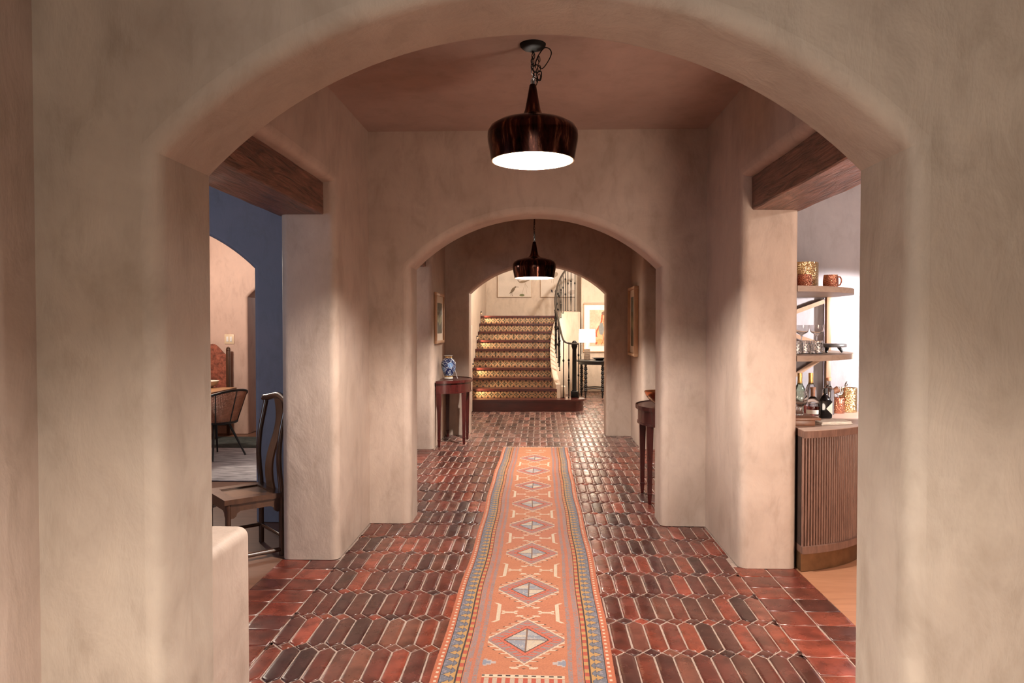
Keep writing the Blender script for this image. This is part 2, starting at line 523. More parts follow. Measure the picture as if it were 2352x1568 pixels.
# lintel beams over the four side openings
def beam(name, x0, x1, y0, y1, label):
    bm = bmesh.new()
    bmesh.ops.create_cube(bm, size=1.0)
    for v in bm.verts:
        v.co = Vector(((x0 + x1) / 2 + v.co.x * (x1 - x0), (y0 + y1) / 2 + v.co.y * (y1 - y0), 2.148 + v.co.z * 0.19))
    long = [e for e in bm.edges if abs(e.verts[0].co.y - e.verts[1].co.y) > 0.5]
    bmesh.ops.subdivide_edges(bm, edges=long, cuts=40)
    bmesh.ops.bevel(bm, geom=[e for e in bm.edges if abs(e.verts[0].co.z - e.verts[1].co.z) < .001 and abs(e.verts[0].co.x - e.verts[1].co.x) < .001 and e.calc_face_angle(0) > 1], offset=0.006, segments=1, affect='EDGES')
    for v in bm.verts:
        v.co += Vector((mnoise.noise(v.co * 5), 0, mnoise.noise(v.co * 4 + Vector((9, 3, 1))))) * 0.004
    m = MB(); m.bm(bm)
    return struct(m.build(name, M['beam']), label)
beam('trim_1', -1.566, -1.277, 2.40, 4.36, 'dark rough-sawn lintel beam over the opening beside the armless wooden chair')
beam('trim_2', 1.204, 1.492, 2.40, 4.32, 'dark rough-sawn lintel beam over the opening to the bar')
beam('trim_3', -1.566, -1.277, 6.32, 8.25, 'dark lintel beam over the far opening on the vase side')
beam('trim_4', 1.235, 1.492, 6.32, 8.34, 'dark lintel beam over the far opening on the bowl side')

# ceilings
mb = MB(); mb.box(-7.0, 5.1, -2.5, 9.40, ZC, ZC + .12); struct(mb.build('ceiling', M['ceiling']))
mb = MB(); mb.box(-1.8, 3.4, 9.5, 16.4, 4.4, 4.5); struct(mb.build('ceiling_stairs', M['plaster_cream']))

# camera-side end of the hall
mb = MB(); mb.box(-1.6, 1.55, -2.5, -2.4, 0, ZC); struct(mb.build('wall_back', M['plaster_front']))

# room beyond the left openings
struct(opening_wall('wall_blue', arch_pts(-3.80, -2.02, 1.80, 2.165), -6.9, XLO + .02, ZC, 5.10, 5.40, 0.03, FRONT, M['plaster_blue'], mat_back=M['plaster_pink']), 'blue painted arch wall in the side room')
struct(opening_wall('wall_pink', arch_pts(-3.75, -2.2, 1.755, 2.10), -6.9, XLO + .02, ZC, 9.25, 9.55, 0.03, FRONT, M['plaster_pink'], mat_back=M['plaster_grey']), 'pink plaster end wall of the dining room')
mb = MB(); mb.box(-7.0, -6.9, -2.4, 9.6, 0, ZC); struct(mb.build('wall_outer_left', M['plaster_pink']))
mb = MB(); mb.box(-6.9, XLO, 11.0, 11.1, 0, ZC); mb.box(-6.9, XLO, 9.55, 11.0, ZC, ZC + .1); struct(mb.build('wall_passage', M['plaster_grey']))
mb = MB(); mb.box(-6.9, XLO, 1.999, 11.0, -0.12, -0.004); struct(mb.build('floor_dining', M['dining_boards_shaded']))
# room beyond the right openings (bar)
mb = MB(); mb.box(XRO - .01, 5.0, 5.25, 5.35, 0, ZC); struct(mb.build('wall_bar', M['plaster_grey']), 'grey plaster wall behind the bar shelves')
mb = MB(); mb.box(5.0, 5.1, -2.4, 9.6, 0, ZC); struct(mb.build('wall_outer_right', M['plaster_grey']))
mb = MB(); mb.box(XRO, 5.0, 1.999, 5.3, -0.12, -0.004); struct(mb.build('floor_bar', M['oak_floor']))
mb = MB(); mb.box(XRO - .01, 5.0, 9.3, 9.4, 0, ZC); mb.box(XRO, 5.0, 5.35, 9.3, -.12, -.004); struct(mb.build('wall_parlour', M['plaster']))

# stair hall
mb = MB(); mb.box(-1.55, 0.95, 16.0, 16.1, 0, 4.4); struct(mb.build('wall_landing', M['plaster_cream']), 'cream wall above the stair landing')
mb = MB(); mb.box(0.865, 3.4, 15.38, 15.66, 0, 4.4, 0, .012); struct(mb.build('wall_stair_right', M['plaster_cream']), 'cream wall behind the lamp table')
mb = MB(); mb.box(-1.40, -1.175, 11.74, 16.05, 0, 4.4); mb.box(-1.60, -1.50, 9.5, 11.8, 0, 4.4); mb.box(-1.5, -1.085, 9.9, 11.74, 0, 1.40, 0, .02)
struct(mb.build('wall_stair_left', M['plaster_cream']), 'cream wall along the stairs')
mb = MB(); mb.box(3.3, 3.4, 9.5, 15.5, 0, 4.4); struct(mb.build('wall_stair_outer', M['plaster_cream']))

# ------------------------------------------------------------------ tiled floor
def tile_floor():
    V, F, C, MI = [], [], [], []
    pal = [srgb(112, 62, 50), srgb(128, 70, 55), srgb(96, 56, 48), srgb(84, 52, 46), srgb(140, 74, 56), srgb(104, 66, 56), srgb(74, 48, 44), srgb(122, 78, 64)]
    def tile(poly, g=0.0036, pillow=0.0016, ci=None, grey=0.0):
        cx = sum(p[0] for p in poly) / len(poly); cy = sum(p[1] for p in poly) / len(poly)
        n = len(poly)
        c = pal[min(7, int(rnd.random() ** 1.1 * 8))] if ci is None else pal[ci]
        k = 0.42 + 0.28 * rnd.random()
        c = (c[0] * k * 1.04, c[1] * k * (0.80 + .1 * rnd.random()), c[2] * k * .84)
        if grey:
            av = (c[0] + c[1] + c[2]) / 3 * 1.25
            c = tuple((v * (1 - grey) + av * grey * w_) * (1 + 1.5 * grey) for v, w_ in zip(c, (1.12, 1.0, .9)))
        def inset(d):
            out = []
            for i in range(n):
                a, b, e = poly[i - 1], poly[i], poly[(i + 1) % n]
                l1 = math.hypot(b[0] - a[0], b[1] - a[1]); l2 = math.hypot(e[0] - b[0], e[1] - b[1])
                n1 = (-(b[1] - a[1]) / l1, (b[0] - a[0]) / l1); n2 = (-(e[1] - b[1]) / l2, (e[0] - b[0]) / l2)
                mx, my = n1[0] + n2[0], n1[1] + n2[1]
                dd = max(0.35, mx * n1[0] + my * n1[1])
                out.append((b[0] + mx / dd * d, b[1] + my / dd * d))
            return out
        tx, ty = rnd.gauss(0, .006), rnd.gauss(0, .005)
        dz = rnd.gauss(0, .0005)
        base = len(V)
        js = [(rnd.gauss(0, .0008), rnd.gauss(0, .0008)) for _ in range(n)]
        rings = ((g, -0.0055), (g + .0012, -0.0018), (g + .0045, -0.0003), (g + .015, pillow * .25))
        mw = min(max(p[0] for p in poly) - min(p[0] for p in poly), max(p[1] for p in poly) - min(p[1] for p in poly))
        for d, z in rings:
            d = min(d, mw * .36)
            for (x, y), (jx, jy) in zip(inset(d), js):
                V.append((x + jx, y + jy, z + dz + (x - cx) * tx + (y - cy) * ty - .0014))
        for r in range(len(rings) - 1):
            for i in range(n):
                F.append((base + r * n + i, base + r * n + (i + 1) % n, base + (r + 1) * n + (i + 1) % n, base + (r + 1) * n + i)); C.append(c)
        F.append(tuple(base + (len(rings) - 1) * n + i for i in range(n))); C.append(c)
    W, P, S = 0.0797, 0.3315, 0.041
    X0, Y0 = -0.473, 3.128
    lo, hi = -1.195, 1.144
    lo2, hi2 = X0 - 9 * W, X0 + 20 * W
    def clip(poly, xa, xb):
        for lim, sgn in ((xa, 1), (xb, -1)):
            out = []
            for i in range(len(poly)):
                a, b = poly[i - 1], poly[i]
                ia, ib = (a[0] - lim) * sgn >= 0, (b[0] - lim) * sgn >= 0
                if ia != ib:
                    t = (lim - a[0]) / (b[0] - a[0])
                    out.append((lim, a[1] + t * (b[1] - a[1])))
                if ib:
                    out.append(b)
            poly = out
            if len(poly) < 3:
                return None
        a = 0.5 * sum(poly[i - 1][0] * poly[i][1] - poly[i][0] * poly[i - 1][1] for i in range(len(poly)))
        return poly if a > 0.0007 and max(p[0] for p in poly) - min(p[0] for p in poly) > .018 else None
    for r in range(-5, 38):
        y0 = Y0 + r * P
        far = y0 > 9.0
        far_lit = min(.5, max(0, (y0 - 7.6) / 2.4))  # same tiles painted lighter and greyer with distance, stair-hall light put into colour
        for k in range(-15, 49 if far else 24):
            xa = X0 + k * W; xb = xa + W; xm = (xa + xb) / 2
            hexa = [(xm, y0), (xb, y0 + S), (xb, y0 + P - S), (xm, y0 + P), (xa, y0 + P - S), (xa, y0 + S)]
            op = any(a_ - .03 < y0 and y0 + P * .5 < b_ + .12 for a_, b_ in ((2.45, 4.26), (6.40, 8.22)))
            l_, h_ = (lo2 - .0005, hi2 + .0005) if op else ((-1.58, 3.29) if far else (lo, hi))
            if far and y0 > 12.4 and xa < .42: continue
            q = clip(hexa, l_, h_)
            if q: tile(q, grey=far_lit)
            dia = [(xa, y0 - S), (xa + W / 2, y0), (xa, y0 + S), (xa - W / 2, y0)]
            q = clip(dia, l_, h_)
            if q: tile(q, g=0.0034, grey=far_lit)
    # square tiles in the side openings
    sq = 0.1665
    for ya, yb, sgn in ((2.45, 4.30, -1), (2.45, 4.26, 1), (6.40, 8.2, -1), (6.40, 8.3, 1)):
        m = int(round((yb - ya) / sq)); st = (yb - ya) / m
        for i in range(m):
            for k in range(2):
                xa = lo2 - (k + 1) * .177 if sgn < 0 else hi2 + k * .178
                xb = xa + (.177 if sgn < 0 else .178)
                tile([(xa, ya + i * st), (xb, ya + i * st), (xb, ya + (i + 1) * st), (xa, ya + (i + 1) * st)], ci=rnd.choice([0, 1, 1, 4, 2]))
    nt_ = len(F)
    # grout bed
    for x0, x1, ya, yb in ((XLO, XRO, 1.9, 9.2), (-1.6, 3.35, 9.2, 15.5), (XLO, XRO, -2.4, 1.9)):
        b = len(V)
        z = -0.0062
        V.extend([(x0, ya, z), (x1, ya, z), (x1, yb, z), (x0, yb, z), (x0, ya, -.1), (x1, ya, -.1), (x1, yb, -.1), (x0, yb, -.1)])
        F.extend([(b, b + 1, b + 2, b + 3), (b + 4, b + 7, b + 6, b + 5), (b, b + 4, b + 5, b + 1), (b + 1, b + 5, b + 6, b + 2), (b + 2, b + 6, b + 7, b + 3), (b + 3, b + 7, b + 4, b)])
        C.extend([(.3, .2, .15)] * 6)
    me = bpy.data.meshes.new('floor')
    me.from_pydata(V, [], F)
    me.materials.append(M['tile']); me.materials.append(M['grout'])
    me.polygons.foreach_set('material_index', [0] * nt_ + [1] * (len(F) - nt_))
    me.polygons.foreach_set('use_smooth', [True] * nt_ + [False] * (len(F) - nt_))
    at = me.color_attributes.new('Col', 'FLOAT_COLOR', 'CORNER')
    buf = []
    for p, c in zip(me.polygons, C):
        buf.extend(list(c) + [1.0] if len(c) == 3 else list(c)) if False else None
        for _ in range(p.loop_total):
            buf.extend((c[0], c[1], c[2], 1.0))
    at.data.foreach_set('color', buf)
    me.update()
    o = bpy.data.objects.new('floor', me); COL.objects.link(o)
    return struct(o, 'glazed terracotta picket tile floor')
tile_floor()

# ------------------------------------------------------------------ runner rug
def rug():
    hw, cx = 0.366, -0.056
    y0, y1 = 2.63, 8.30
    nx, ny = 200, 1560
    meds = [3.204, 3.818, 4.438, 5.058, 5.667, 6.314, 6.958, 7.624]
    mids = [(a + b) / 2 for a, b in zip(meds[:-1], meds[1:])] + [2.93]
    A = np.array
    OR, CR, BL, MV, YE, DK, RD = A((.47, .160, .092)), A((.62, .48, .35)), A((.165, .16, .19)), A((.31, .20, .185)), A((.48, .26, .095)), A((.06, .035, .03)), A((.44, .085, .05))
    def func(u, v):
        x = u - hw; y = v + y0
        ax = np.abs(x) / hw
        c = np.empty(x.shape + (3,)); 
        ab = vnoise(x * 0.0, y, 2.2, 3)[..., None]
        c[:] = OR * (1 - .5 * ab) + A((.53, .205, .09)) * (.5 * ab)
        far = np.clip((y - 6.2) / 1.2, 0, 1)[..., None]
        c[:] = c * (1 - .45 * far) + A((.54, .24, .11)) * (.45 * far)
        def put(mask, col):
            c[mask] = col
        jit = (vnoise(x, y, 160, 5) - .5)
        # inner stripes
        put((ax > .495) & (ax < .545), MV); put((ax > .545) & (ax < .59), OR); put((ax > .59) & (ax < .655), MV)
        gl = (np.abs(ax - .52) < .025) | (np.abs(ax - .625) < .032)
        put(gl & (jit > .22), OR)
        put((ax > .655) & (ax < .672), DK)
        d = np.floor(y / .030) % 2
        put((ax > .672) & (ax < .722) & (d == 0), RD); put((ax > .672) & (ax < .722) & (d == 1), YE)
        put((ax > .722) & (ax < .738), DK)
        put((ax > .738) & (ax < .905), BL)
        put((ax > .80) & (ax < .905) & (jit > .2), A((.29, .24, .26)))
        s = np.abs((y / .066) % 1 - .5)
        yel = (ax < .752) | ((ax < .842) & (s < .085)) | ((ax > .800) & (s < .31 * (.876 - ax) / .076)) | ((ax < .795) & (s < .05 + .40 * (.795 - ax) / .050))
        yel &= (ax > .738)
        edge = (ax < .760) | ((ax < .850) & (s < .125)) | ((ax > .790) & (s < .05 + .33 * (.886 - ax) / .086)) | ((ax < .802) & (s < .10 + .40 * (.795 - ax) / .050))
        put(edge & (ax > .738) & ~yel, A((.10, .085, .095)))
        put(yel, YE)
        put((ax > .897) & (ax < .912), DK)
        put((ax > .912), A((.48, .135, .065)))
        put((ax > .928) & (ax < .962) & ((y / .036) % 1 < .42), CR)
        inner = ax < .49
        dxa = np.abs(x)
        for i, m in enumerate(meds):
            dy = np.abs(y - m); sc = 1.0 if i == 0 else .93
            k = dxa / (.186 * sc) + dy / (.232 * sc)
            box = inner & (dxa < .168 * sc) & (dy < .30)
            put(box & (k < 1.16) & (k > 1.0) & (((dy + .006) / .034) % 1 < .26) & (dy > .03), CR)
            put(box & (k < 1.18) & (k > 1.135) & (((dy + .006) / .034) % 1 < .26) & (dy > .03), DK)
            put(box & (k < 1.0), CR); put(box & (k < .945), A((.30, .13, .11))); put(box & (k < .925), MV)
            w = np.abs(((dy - .3 * dxa) / .052) % 1 - .5)
            put(box & (k < .86) & (k > .60) & (w < .31), A((.55, .12, .07)))
            put(box & (np.abs(k - .73) < .11) & (w < .10), MV)
            put(box & (k < .66), A((.10, .045, .04))); put(box & (k < .648), A((.54, .13, .075)))
            k2 = dxa / (.095 * sc) + dy / (.116 * sc)
            put(k2 < 1.07, DK); put((k2 < 1.0), CR * .92)
            q = (x * (y - m)) > 0
            put((k2 < 1.0) & q, A((.27, .265, .30)))
            put((k2 < 1.0) & (vnoise(x * 3, y * 30, 2.0, 4) > .62), A((.36, .32, .32)))
            put((k2 < 1.0) & (jit > .25), A((.46, .38, .34)))
            put((k2 < 1.0) & ((dxa < .0045) | (dy < .0035)), A((.20, .11, .075)))
            t = .232 * sc
            h = (dy > t - .01) & (dy < t + .036)
            put(h & (np.abs(dxa - (dy - t) * 1.25) < .0065), CR)
            put((np.abs(dy - (t + .036)) < .0055) & (dxa > .022) & (dxa < .05), CR)
            put((np.abs(dy - (t + .027)) < .005) & (np.abs(dxa - .05) < .008), CR)
        for m in mids[:-1]:
            dy = np.abs(y - m)
            put((np.abs(dxa - .088) < .027) & (dy < .0085), CR)
            put((np.abs(np.abs(dxa - .088) - .026 - dy * .35) < .0075) & (dy < .021) & (dy > .004), CR)
            put((np.abs(dxa - .140) < .0085) & (dy < .098), CR)
            put((np.abs(dxa - .140 - (dy - .098) * 1.1) < .0085) & (dy >= .098) & (dy < .120), CR)
        # stepped corner motif and checked bar near the end
        dy = np.abs(y - 2.985); st = np.floor(dy / .011) * .017
        put(inner & (dxa > .118 + st) & (dxa < .170) & (dy < .036), A((.46, .37, .34)))
        put(inner & (dxa > .140 + st) & (dxa < .172) & (dy < .024), A((.25, .25, .30)))
        put(inner & (np.abs(y - 2.868) < .012) & (dxa < .165), CR); put(inner & (np.abs(y - 2.872) < .006) & (dxa < .165) & ((x / .034) % 1 < .5), DK)
        put(inner & (y < 2.853) & (dxa < .165), A((.50, .36, .27))); put(inner & (y < 2.853) & ((x / .034) % 1 < .5) & (dxa < .165), RD)
        # far end figures
        put(inner & (y > 8.05) & (y < 8.12) & (np.abs(dxa - .085) < .04) & (vnoise(x, y, 55, 8) > .45), CR * .9)
        put(inner & (np.abs(y - (7.97 + .018 * np.abs((x / .03) % 1 - .5))) < .012) & (dxa < .10), CR)
        wv = 1 + .10 * (nrs.rand(*x.shape) - .5)
        rowv = 1 + .07 * (vnoise(x * 3, y * 40, 1.0, 6) - .5)
        return c * (wv * rowv * .66)[..., None]
    u = np.linspace(0, 2 * hw, nx + 1); v = np.linspace(0, y1 - y0, ny + 1)
    uu, vv = np.meshgrid(u, v, indexing='ij')
    yy = vv + y0
    X = cx + (uu - hw) * (1 + .006 * np.sin(yy * 2.1)) + .006 * np.sin(yy * 1.7) + .003 * np.sin(yy * 6.1)
    Z = .0085 + .0012 * np.sin(yy * 5.3 + uu * 4) + .0008 * np.sin(yy * 13 + uu * 9)
    verts = np.stack([X, yy, Z], -1).reshape(-1, 3)
    quads = grid_quads(nx, ny)
    a, b = np.meshgrid((u[:-1] + u[1:]) / 2, (v[:-1] + v[1:]) / 2, indexing='ij')
    cols = func(a, b).reshape(-1, 3)
    # skirt
    idx = lambda i, j: i * (ny + 1) + j
    loop = [idx(i, 0) for i in range(nx + 1)] + [idx(nx, j) for j in range(1, ny + 1)] + [idx(i, ny) for i in range(nx - 1, -1, -1)] + [idx(0, j) for j in range(ny - 1, 0, -1)]
    base = len(verts)
    low = verts[loop].copy(); low[:, 2] = .0012
    verts = np.concatenate([verts, low])
    L = len(loop)
    sk = np.array([(loop[i], base + i, base + (i + 1) % L, loop[(i + 1) % L]) for i in range(L)])
    quads = np.concatenate([quads, sk]); cols = np.concatenate([cols, np.tile(OR * .8, (L, 1))])
    root = empty('runner_rug', (cx, y0, 0), 'long orange kilim runner with blue and cream diamond medallions down the tiled hall', 'rug')
    o = colored('woven_field', verts - np.array([cx, y0, 0]), None, cols, M['rug'], root, True, quads)
    for ye, sg in ((y1, 1), (y0, -1)):
        mb = MB()
        for i in range(150):
            x = -hw + 2 * hw * (i + rnd.random() * .7) / 150
            l = .035 + rnd.random() * .03
            dx = rnd.gauss(0, .012)
            mb.tube([(x, ye - y0 - sg * .004, .008), (x + dx * .4, ye - y0 + sg * l * .5, .004 + rnd.random() * .004), (x + dx, ye - y0 + sg * l, .0028)], .0018, 4)
        f = mb.build('fringe', M['fringe'], root)
        f['label'] = 'pale cotton fringe'
rug()

# ------------------------------------------------------------------ pendants
def pendant(loc, label, drop, bunched, group):
    """loc: centre of the shade's lower rim; drop: ceiling height above the rim"""
    root = empty('pendant_lamp', loc, label, 'lamp', group)
    outer = [(.2, 0), (.2035, .018), (.2085, .05), (.2165, .09), (.2185, .115), (.2165, .14), (.203, .163), (.172, .182), (.118, .197), (.08, .205), (.06, .213), (.046, .226), (.038, .245), (.031, .28), (.024, .32), (.0165, .362), (.012, .368)]
    inner = [(max(.004, r - .006), z - (.0 if z < .02 else .005)) for r, z in outer[:13]]
    mb = MB()
    mb.lathe(outer, n=64, mat=0)
    mb.lathe([(.2, 0)] + inner, n=64, mat=1)
    mb.f = [f for f in mb.f]  # keep both skins
    # drop the flat caps of the open rims
    keep = [i for i, f in enumerate(mb.f) if len(f) <= 4]
    mb.f = [mb.f[i] for i in keep]; mb.mi = [mb.mi[i] for i in keep]; mb.sm = [mb.sm[i] for i in keep]
    sh = mb.build('lamp_shade', [M['pendant'], M['gold_in']], root)
    sh['label'] = 'streaked bronze shade, gold inside'
    mb = MB(); mb.lathe([(0, -.042), (.022, -.037), (.037, -.02), (.042, 0), (.037, .02), (.024, .036), (.014, .05), (0, .052)], (0, 0, .136), 24)
    m2 = MB(); m2.lathe([(.0, .180), (.02, .180), (.02, .215), (0, .22)], n=16); so = m2.build('bulb_socket', M['black'], sh)
    mb.build('light_bulb', M['bulb'], root)
    mb = MB(); mb.lathe([(0, -.032), (.02, -.032), (.028, -.026), (.05, -.02), (.061, -.008), (.063, 0), (0, 0)], (0, 0, drop), 32)
    mb.build('canopy', M['matte_black'], root)
    mb = MB()
    z = .366; i = 0
    top = drop - .032
    while z < top - .005:
        pts = []
        a = (i % 2) * pi / 2 + i * .25
        for k in range(13):
            t = 2 * pi * k / 12
            lx = .0075 * cos(t); lz = .016 * sin(t)
            pts.append((lx * cos(a) + .003 * sin(i * 1.7) * bunched, lx * sin(a), z + .014 + lz))
        mb.tube(pts, .0022, 6, caps=False)
        z += .0245; i += 1
    mb.build('chain', M['matte_black'], root)
    mb = MB()
    if bunched:
        ctrl = [(0, 0, .366), (.004, .003, .40), (.035, .0, .385), (.04, .006, .43), (.012, -.008, .42), (-.006, .004, .45), (.02, .002, .46), (.042, -.004, .44), (.066, 0, .465), (.088, .006, .51), (.082, .004, .535), (.055, 0, .54), (.025, -.004, .50), (.006, .005, .455), (-.008, .002, .48), (.006, -.006, .51), (0, 0, drop - .03)]
    else:
        ctrl = [(0, 0, .366)] + [(.006 * sin(k * 1.9), .006 * cos(k * 1.9), .366 + (drop - .4) * k / 9) for k in range(1, 9)] + [(0, 0, drop - .03)]
    def cr(P, n=8):
        P = [Vector(p) for p in P]; out = []
        for i in range(len(P) - 1):
            p0, p1, p2, p3 = P[max(i - 1, 0)], P[i], P[i + 1], P[min(i + 2, len(P) - 1)]
            for k in range(n):
                t = k / n
                out.append(.5 * ((2 * p1) + (p2 - p0) * t + (2 * p0 - 5 * p1 + 4 * p2 - p3) * t * t + (3 * p1 - p0 - 3 * p2 + p3) * t ** 3))
        out.append(P[-1]); return out
    mb.tube(cr(ctrl), .0026, 6)
    if bunched:
        # spare chain gathered up beside the cord
        for k in range(9):
            a = k * 1.3
            pts = []
            for q in range(13):
                t = 2 * pi * q / 12
                pts.append((.012 + .018 * (k % 3) / 2 + .008 * cos(t) * cos(a), .008 * cos(t) * sin(a), .375 + .014 * k + .014 * sin(t)))
            mb.tube(pts, .002, 6, caps=False)
    mb.build('cord', M['matte_black'], root)
    return root
pg = 'bronze pendants along the hall'
pendant((-.035, 3.55, 2.19), 'large bronze pendant lamp with bunched-up chain hanging in the near bay', ZC - 2.19, 1, pg)
pendant((-.057, 7.40, 1.872), 'smaller-looking bronze pendant lamp on a straight chain beyond the middle arch', ZC - 1.872, 0, pg)
pendant((-.035, 0.13, 2.19), 'assumed bronze pendant lamp hanging in the first bay before the near arch', ZC - 2.19, 1, pg)  # unseen pendant, assumed from the light on the near wall

# ------------------------------------------------------------------ half-round console tables
def console(loc, rz, label, group, hl=.43, dp=.385, h=.752):
    """flat side on local y axis (x = 0), bulging to +x"""
    root = empty('console_table', loc, label, 'table', group, rz)
    n = 40
    def half(hl, dp):
        return [(dp * cos(-pi / 2 + pi * i / n), hl * sin(-pi / 2 + pi * i / n)) for i in range(n + 1)]
    mb = MB(); mb.prism(half(hl, dp), h - .022, h, 0, True); mb.prism(half(hl - .006, dp - .006), h - .028, h - .021, 0, True)
    o = half(hl, dp); i_ = half(hl - .007, dp - .007)
    ring = o + i_[::-1]
    mb.prism(ring, h, h + .007, 0, False)
    mb.build('table_top', M['mahogany'], root)
    mb = MB(); mb.prism(half(hl - .02, dp - .02), h - .135, h - .027, 0, True)
    mb.prism(half(hl - .014, dp - .014), h - .142, h - .128, 0, True)
    ap = mb.build('apron', M['mahogany'], root)
    for a in (-pi / 2 + .10, -pi / 2 + 1.03, pi / 2 - 1.03, pi / 2 - .10):
        x, y = (dp - .035) * cos(a), (hl - .035) * sin(a)
        x = max(x, .03)
        mb = MB()
        prof = [(.0, .0), (.013, .0), (.019, .075), (.022, .08), (.0185, .088), (.0215, .3), (.030, h - .14), (0, h - .14)]
        sq = MB()
        vs = []
        for r, z in prof[1:-1]:
            for sx, sy in ((-1, -1), (1, -1), (1, 1), (-1, 1)):
                vs.append((x + sx * r * .9, y + sy * r * .9, z))
        m = len(prof) - 2
        fs = [(j * 4 + i, j * 4 + (i + 1) % 4, (j + 1) * 4 + (i + 1) % 4, (j + 1) * 4 + i) for j in range(m - 1) for i in range(4)]
        fs += [(3, 2, 1, 0), tuple((m - 1) * 4 + i for i in range(4))]
        sq.add(vs, fs)
        sq.build('leg', M['mahogany'], root)
    return root
g = 'half-round mahogany console tables'
console((XL + .012, 8.72, 0), 0.0, 'half-round red mahogany console table carrying the blue vase', g)
console((XR - .012, 5.93, 0), pi, 'half-round red mahogany console table carrying the copper bowl', g, dp=.36)

# vase
def vase():
    root = empty('porcelain_vase', (-1.088, 8.68, .760), 'blue and white porcelain vase with gold bands on the console table', 'vase')
    prof = [(.052, 0), (.055, .008), (.050, .016), (.052, .03), (.066, .07), (.080, .11), (.0875, .15), (.0885, .175), (.084, .20), (.070, .222), (.052, .236), (.044, .245), (.043, .262), (.047, .272), (.056, .276), (.054, .279), (.040, .274), (.037, .255)]
    zz = [p[1] for p in prof]
    n = 96
    # refine the outline
    P = []
    for i in range(len(prof) - 1):
        for k in range(5):
            t = k / 5
            P.append((prof[i][0] * (1 - t) + prof[i + 1][0] * t, prof[i][1] * (1 - t) + prof[i + 1][1] * t))
    P.append(prof[-1])
    m = len(P)
    V = np.array([[r * cos(2 * pi * i / n), r * sin(2 * pi * i / n), z] for r, z in P for i in range(n)])
    Q, C = [], []
    cents = [(-1.2, .165), (-2.3, .11), (-.15, .11), (-3.35, .165), (.95, .165), (2.0, .11)]
    for j in range(m - 1):
        for i in range(n):
            Q.append((j * n + i, j * n + (i + 1) % n, (j + 1) * n + (i + 1) % n, (j + 1) * n + i))
            z = (P[j][1] + P[j + 1][1]) / 2; a = 2 * pi * (i + .5) / n; r = P[j][0]
            c = (.012, .022, .085)
            x_, z_ = a * .085, z
            nn = mnoise.noise(Vector((cos(a) * 5.2, sin(a) * 5.2, z * 62)))
            if abs(nn) < .065: c = (.55, .60, .66)
            for ca, cz in cents:
                da = (a - ca + pi) % (2 * pi) - pi
                d = math.hypot(da * .085, z - cz)
                if d < .034: c = (.10, .22, .47) if d < .030 else (.55, .6, .66)
                if d < .027 and abs(mnoise.noise(Vector((da * 9, z * 110, 3)))) < .10: c = (.38, .52, .68)
            if z < .018 or z > .272: c = (.62, .58, .52)
            if .018 < z < .040 or .246 < z < .268:
                c = (.60, .36, .10) if (a / (2 * pi) * 22) % 1 < .6 else (.05, .03, .05)
            if j >= m - 8: c = (.5, .5, .5)
            C.append(c)
    o = colored('vase_body', V, None, C, M['glaze'], root, True, Q)
    mb = MB(); mb.lathe([(0, .003), (.05, .003)], n=32); b = mb.build('vase_foot', M['white_card'], root)
vase()
mb = MB()
T = Matrix.Translation((-.975, 8.63, .764)) @ Matrix.Rotation(.35, 4, 'Z') @ Matrix.Rotation(-.30, 4, 'Y')
mb.box(-.001, .001, -.014, .014, 0, .11, 0, T=T)
tag(mb.build('paper_tag', M['white_card']), 'white paper tag leaning against the blue porcelain vase', 'tag')

# copper bowl
root = empty('copper_bowl', (.975, 5.95, .760), 'plain copper bowl on the half-round console table', 'bowl')
mb = MB()
mb.lathe([(.0, .002), (.045, .0), (.05, .006), (.085, .03), (.115, .068), (.13, .105), (.127, .106), (.110, .068), (.08, .034), (.04, .012), (0, .010)], n=48)
mb.build('bowl_shell', M['copper'], root)

# ------------------------------------------------------------------ framed pictures on the hall walls
def dim_art(u, v):
    t = v / v.max()
    c = np.empty(u.shape + (3,))
    c[:] = np.array((.10, .085, .055))
    m = np.abs(t - .45 - .06 * np.sin(u * 20)) < .12
    c[m] = (.20, .18, .10)
    c[t > .7] = (.13, .135, .11)
    k = .7 + .6 * vnoise(u, v, 26, 2)
    return c * k[..., None]
def wall_frame(xw, sg, y0, y1, z0, z1, dep, label):
    root = empty('framed_picture', (xw, (y0 + y1) / 2, z0), label, 'picture', 'framed pictures on the far hall walls')
    hw = (y1 - y0) / 2; h = z1 - z0; b = .032
    x0, x1 = sorted((sg * .002, sg * dep))
    mb = MB()
    mb.box(x0, x1, -hw, hw, 0, b, bev=.002); mb.box(x0, x1, -hw, hw, h - b, h, bev=.002)
    mb.box(x0, x1, -hw, -hw + b, b, h - b, bev=.002); mb.box(x0, x1, hw - b, hw, b, h - b, bev=.002)
    mb.build('picture_frame', M['frame_wood'], root)
    mb = MB(); xa, xb = sorted((sg * .004, sg * (dep * .45)))
    mb.box(xa, xb, -hw + b, hw - b, b, h - b); mo = mb.build('mat_board', M['mat_board'], root)
    m = .115
    s = sg * (dep * .45 + .002)
    if sg > 0:
        painted_panel('print', (s, -hw + m, m), (0, 2 * (hw - m), 0), (0, 0, h - 2 * m), 60, 60, dim_art, M['paint'], mo)
    else:
        painted_panel('print', (s, hw - m, m), (0, -2 * (hw - m), 0), (0, 0, h - 2 * m), 60, 60, dim_art, M['paint'], mo)
wall_frame(XL, 1, 8.27, 8.93, 1.185, 1.772, .032, 'maple framed picture on the hall wall above the blue vase')
wall_frame(XR, -1, 8.56, 9.18, 1.03, 1.855, .055, 'deep maple framed picture on the far hall wall opposite the vase')

